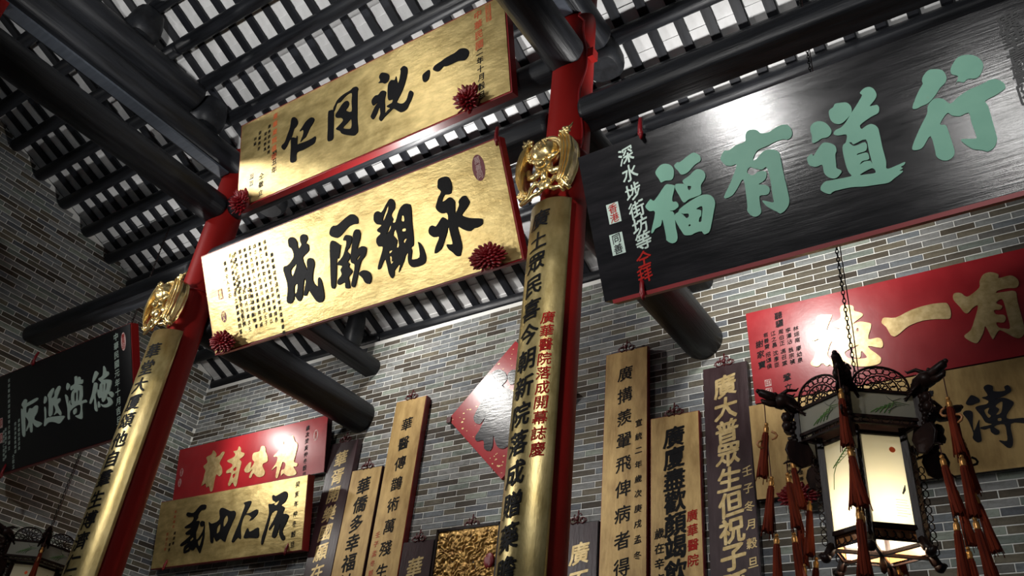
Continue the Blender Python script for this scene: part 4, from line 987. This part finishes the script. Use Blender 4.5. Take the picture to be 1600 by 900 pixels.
        m.tube([D(r_ * 1.04, z_) for r_, z_ in pts], 0.008, 5, closed=True)
        m.tube([D(0.03, -0.255), D(0.065, -0.262), D(0.085, -0.275)], [0.008, 0.007, 0.003], 5)
        m.build('corner_pendant', DW, root)
    m = MB()
    m.lathe([(0.0, 0.74), (0.02, 0.735), (R1 - 0.02, 0.715), (R1 - 0.02, 0.710), (0.0, 0.725)], 6)
    m.build('top_board', DW, root, None, (0, 0, phi - math.pi / 2))
    m = MB(); m.lathe([(0.0, 0.0), (0.012, 0.01), (0.016, 0.04), (0.010, 0.075), (0.0, 0.08)], 10, (0, 0, -0.02)); m.build('finial', DW, root)
    m = MB()
    n6 = 6
    for r0, r1, z0, z1 in ((R2 - 0.014, R2 - 0.014, 0.085, 0.13),):
        m.add([vtx(r0, k, z0) for k in range(6)] + [vtx(r1, k, z1) for k in range(6)], [(k, (k + 1) % 6, 6 + (k + 1) % 6, 6 + k) for k in range(6)])
    m.build('inner_skirt', M['warm_wood'], root)
    # tassels
    def tassel_meshes():
        m = MB(); n = 14
        prof = [(0.010, -0.018), (0.013, -0.03), (0.014, -0.07), (0.018, -0.15), (0.023, -0.235)]
        vs = []; fs = []
        for pi_, (r_, z_) in enumerate(prof):
            for k in range(n):
                a = 2 * math.pi * k / n; q = r_ * (1 + 0.20 * (k % 2) * (pi_ / 4)) ; zz = z_ - (0.02 * ((k * 7) % 5) / 5 if pi_ == 4 else 0)
                vs.append((q * math.cos(a), q * math.sin(a), zz))
        for i in range(len(prof) - 1):
            for k in range(n):
                l = (k + 1) % n; fs.append((i * n + k, (i + 1) * n + k, (i + 1) * n + l, i * n + l))
        m.add(vs, fs, None, True); m.add(vs[-n:], [tuple(range(n))])
        for k in range(9):
            a = k * 0.7; m.tube([(0.014 * math.cos(a), 0.014 * math.sin(a), -0.04), (0.019 * math.cos(a), 0.019 * math.sin(a), -0.16), (0.029 * math.cos(a + 0.2), 0.029 * math.sin(a + 0.2), -0.25 - 0.012 * (k % 3))], 0.0022, 4)
        sk = m.mesh('tassel', M['tassel'])
        m = MB(); m.lathe([(0.0, 0.008), (0.007, 0.006), (0.012, 0.0), (0.0135, -0.012), (0.012, -0.024), (0.014, -0.03), (0.0, -0.03)], 12)
        m.ball((0, 0, 0.014), 0.010, n=8, h=5)
        cp_ = m.mesh('tassel_cap', M['tassel_cap'])
        return sk, cp_
    sk, cp_ = tassel_meshes()
    def string(top, spots, seed2):
        m = MB(); rnd = random.Random(seed2); pts = [top]
        zz = top.z
        for (dz, off) in spots:
            p = Vector((top.x + off[0], top.y + off[1], top.z - dz)); pts.append(p)
            t = put('tassel', sk, root, p, (rnd.uniform(-0.12, 0.12), rnd.uniform(-0.12, 0.12), rnd.uniform(0, 3)))
            put('tassel_cap', cp_, t)
        m.tube(pts, 0.0026, 5); m.build('cord', M['cord'], root)
    for i in range(6):
        od = vtx(1, i, 0)
        string(vtx(R1 + 0.152, i, Zu1 + 0.035), ((0.13, (0, 0)), (0.40, (0.004, 0.002)), (0.67, (0.006, 0))), seed * 10 + i)
        string(vtx(R1 + 0.07, i, Zu1 - 0.27), ((0.07, (0, 0)), (0.35, (0.003, 0.0))), seed * 20 + i)
        # flat cloud charms beside the upper tassels
        c = vtx(R1 + 0.152, i, Zu1 - 0.135)
        sd = Vector((od.y, -od.x, 0))
        for s in (-1, 1):
            fan = [c + od * (s * (0.018 + 0.03 * math.cos(R(q)))) + Vector((0, 0, 0.02 * math.sin(R(q)) - 0.05 * (s > 0))) for q in range(-80, 81, 40)]
            m = MB(); m.tube(fan, 0.006, 5); m.build('charm', M['warm_wood'] if i % 2 else DW, root)
    # chain, inner globe
    ztop = roofz(Y) - 0.12 - zb; m = MB(); k = 0; zz = 0.735
    while zz < ztop:
        pts = [Vector((0.0085 * math.cos(j * 1.0472), 0, 0.017 * math.sin(j * 1.0472))) for j in range(6)]
        rot = Matrix.Rotation(math.pi / 2 * (k % 2), 4, 'Z')
        m.tube([rot @ p + Vector((0, 0, zz + 0.017)) for p in pts], 0.0032, 4, closed=True)
        zz += 0.027; k += 1
    m.build('chain', M['chain'], root)
    m = MB(); m.tube([(0.012, 0.004, 0.735), (0.02, 0.006, 1.2), (0.012, 0.0, ztop)], 0.0032, 5); m.build('wire', M['cord'], root)
    m = MB(); m.lathe([(0.0, 0.02), (0.012, 0.02), (0.014, 0.0), (0.03, -0.03), (0.034, -0.06), (0.02, -0.09), (0.0, -0.095)], 14, (0, 0, 0.36))
    gb = bpy.data.materials.new('lit_bulb'); gb.use_nodes = True; q = gb.node_tree.nodes['Principled BSDF']
    q.inputs['Base Color'].default_value = (1, 0.95, 0.85, 1); q.inputs['Emission Color'].default_value = (1, 0.86, 0.66, 1); q.inputs['Emission Strength'].default_value = watts * 0.8
    m.build('light_bulb', gb, root)
    l = bulb('lantern_lamp', (X, Y, zb + 0.20), watts, 0.03, (1, 0.84, 0.62))
    return root
lantern(-0.824, 4.0, 2.80, 'lit hexagonal palace lantern with tassels hanging at right, before the gold and red plaques', 20.0, 1)
lantern(-7.93, 4.0, 2.80, 'palace lantern cut off by the bottom left corner, in front of the brick gable', 3.0, 2)

# ------------------------------------------------------------------ roof pieces: rafters and tiles, each its own part of the ceiling
bpy.context.view_layer.update()
DG = bpy.context.evaluated_depsgraph_get()
def screen(P):
    d = Vector(P) - CAM; z = d.dot(fwd)
    if z <= 0.05: return None
    return 800 + 1341.6 * d.dot(r2) / z, 450 - 1341.6 * d.dot(u2) / z, z
def in_frame(P, mg=12):
    s = screen(P)
    return s is not None and -mg < s[0] < 1600 + mg and -mg < s[1] < 900 + mg
def seen(P, tol=0.06):
    d = Vector(P) - CAM; L = d.length; d.normalize()
    hit = SC.ray_cast(DG, CAM, d, distance=L - tol)
    return not hit[0]
PITCH = 0.2282; X0 = -2.045
SLEN = (Y1 - Y0) / math.cos(TH)
m = MB(); m.box(-0.040, 0.040, 0.0, SLEN, 0.0, 0.028)
raf = m.mesh('rafter', M['rafter'])
base = Vector((0, Y0, roofz(Y0)))
ks = [k for k in range(-40, 30) if XL + 0.05 < X0 + PITCH * k < XR + 0.5]
for k in ks:
    put('rafter', raf, ceiling, base + nrm * (PR + 0.004) + Vector((X0 + PITCH * k, 0, 0)), (-TH, 0, 0))
tile_me = []
for j in range(3):
    m = MB(); m.box(-0.108, 0.108, 0.0, 0.245, 0.0, 0.011); tile_me.append(m.mesh('roof_tile', M['tile']))
spots = []
EXPO = 0.203
for k in [ks[0] - 1] + ks:
    x = X0 + PITCH * (k + 0.5)
    for j in range(int(SLEN / EXPO)):
        s = EXPO * j + 0.02 * ((k * 37 % 11) / 11 - 0.5)
        P = base + dwn * s + nrm * (PR + 0.036) + Vector((x, 0, 0))
        tilt = 0.045
        vis = False
        if in_frame(P):
            for f in (0.03, 0.08, 0.13, 0.19):
                for xo in (-0.03, 0.03):
                    if seen(P + dwn * f + Vector((xo, 0, 0))): vis = True
        sc = screen(P)
        spots.append((vis, (1 / sc[2] if sc else 0), P, tilt + random.uniform(-0.01, 0.01)))
spots.sort(key=lambda t: (-t[0], -t[1]))
rest = MB()
for i, (vis, _, P, tl) in enumerate(spots):
    if i < 300 and vis: put('roof_tile', tile_me[i % 3], ceiling, P, (-TH + tl, 0, 0))
    else: rest.box(-0.108, 0.108, 0.0, 0.245, 0.0, 0.011, None, Matrix.Translation(P) @ Matrix.Rotation(-TH + tl, 4, 'X'))
prop(rest.build('roof_tiles', M['tile'], ceiling), kind='stuff')

# ------------------------------------------------------------------ brickwork: each brick its own part of its wall
PAL = [(0.17, 0.19, 0.205), (0.20, 0.215, 0.225), (0.235, 0.25, 0.245), (0.18, 0.21, 0.185), (0.27, 0.305, 0.26), (0.115, 0.125, 0.14), (0.13, 0.115, 0.085),
       (0.085, 0.07, 0.05), (0.06, 0.048, 0.036), (0.16, 0.14, 0.10), (0.105, 0.09, 0.07), (0.22, 0.225, 0.22), (0.25, 0.255, 0.25), (0.135, 0.13, 0.12)]
BL_, BH_ = 0.238, 0.0505; PX, PZ = 0.245, 0.058
def brick_geo(m, L, col, mt):
    c = 0.0025; hx, hz, d = L / 2, BH_ / 2, 0.03
    v = [(-hx, d, -hz), (hx, d, -hz), (hx, d, hz), (-hx, d, hz), (-hx, c, -hz), (hx, c, -hz), (hx, c, hz), (-hx, c, hz),
         (-hx + c, 0, -hz + c), (hx - c, 0, -hz + c), (hx - c, 0, hz - c), (-hx + c, 0, hz - c)]
    f = [(8, 9, 10, 11), (4, 5, 9, 8), (5, 6, 10, 9), (6, 7, 11, 10), (7, 4, 8, 11), (0, 1, 5, 4), (1, 2, 6, 5), (2, 3, 7, 6), (3, 0, 4, 7)]
    m.add([mt @ Vector(p) for p in v] if mt else v, f, col)
variants = {}
def brick_mesh(ci, L):
    key = (ci, round(L, 3))
    if key not in variants:
        m = MB(); brick_geo(m, L, PAL[ci], None); variants[key] = m.mesh('brick', M['brick'])
    return variants[key]
def brickwork(parent, horiz0, horiz1, z0, z1, place, limit):
    rnd = random.Random(11 + int(horiz0 * 10)); items = []
    row = 0; z = z0
    while z < z1:
        off = (0.5 * (row % 2) + rnd.choice((0.0, 0.0, 0.06, -0.05))) * PX
        h = horiz0 - PX + off
        while h < horiz1:
            a, b = max(h, horiz0), min(h + BL_, horiz1)
            if b - a > 0.03:
                Mx, ok = place((a + b) / 2, z + BH_ / 2, rnd.uniform(-0.0015, 0.0015))
                if ok:
                    items.append([Mx, round(b - a, 3), rnd.randrange(len(PAL))])
            h += PX
        z += PZ; row += 1
    scored = []
    for it in items:
        P = it[0].translation; s = screen(P); vis = False
        if s and in_frame(P, 20):
            for f in (-0.35, 0.0, 0.35):
                q = it[0] @ Vector((f * it[1], -0.002, 0))
                if seen(q, 0.02): vis = True
        scored.append((0 if vis else 1, s[2] if s else 99, it))
    scored.sort(key=lambda t: (t[0], t[1]))
    rest = MB()
    for i, (nv, _, it) in enumerate(scored):
        if i < limit and nv == 0:
            L = BL_ if it[1] > BL_ - 0.002 else it[1]
            o = put('brick', brick_mesh(it[2], L), parent); o.matrix_local = it[0]
        else: brick_geo(rest, it[1], PAL[it[2]], it[0])
    prop(rest.build('brickwork', M['brick'], parent), kind='stuff')
def on_back(h, z, j): return Matrix.Translation((h, YB + j, z)), z < 6.36
def on_left(h, z, j): return Matrix.Translation((XL + j, h, z)) @ Matrix.Rotation(R(90), 4, 'Z'), z < roofz(h) + 0.05
brickwork(wall_back, XL, XR, 2.4, 6.55, on_back, 300)
brickwork(wall_left, 0.6, YB, 2.4, 8.4, on_left, 300)
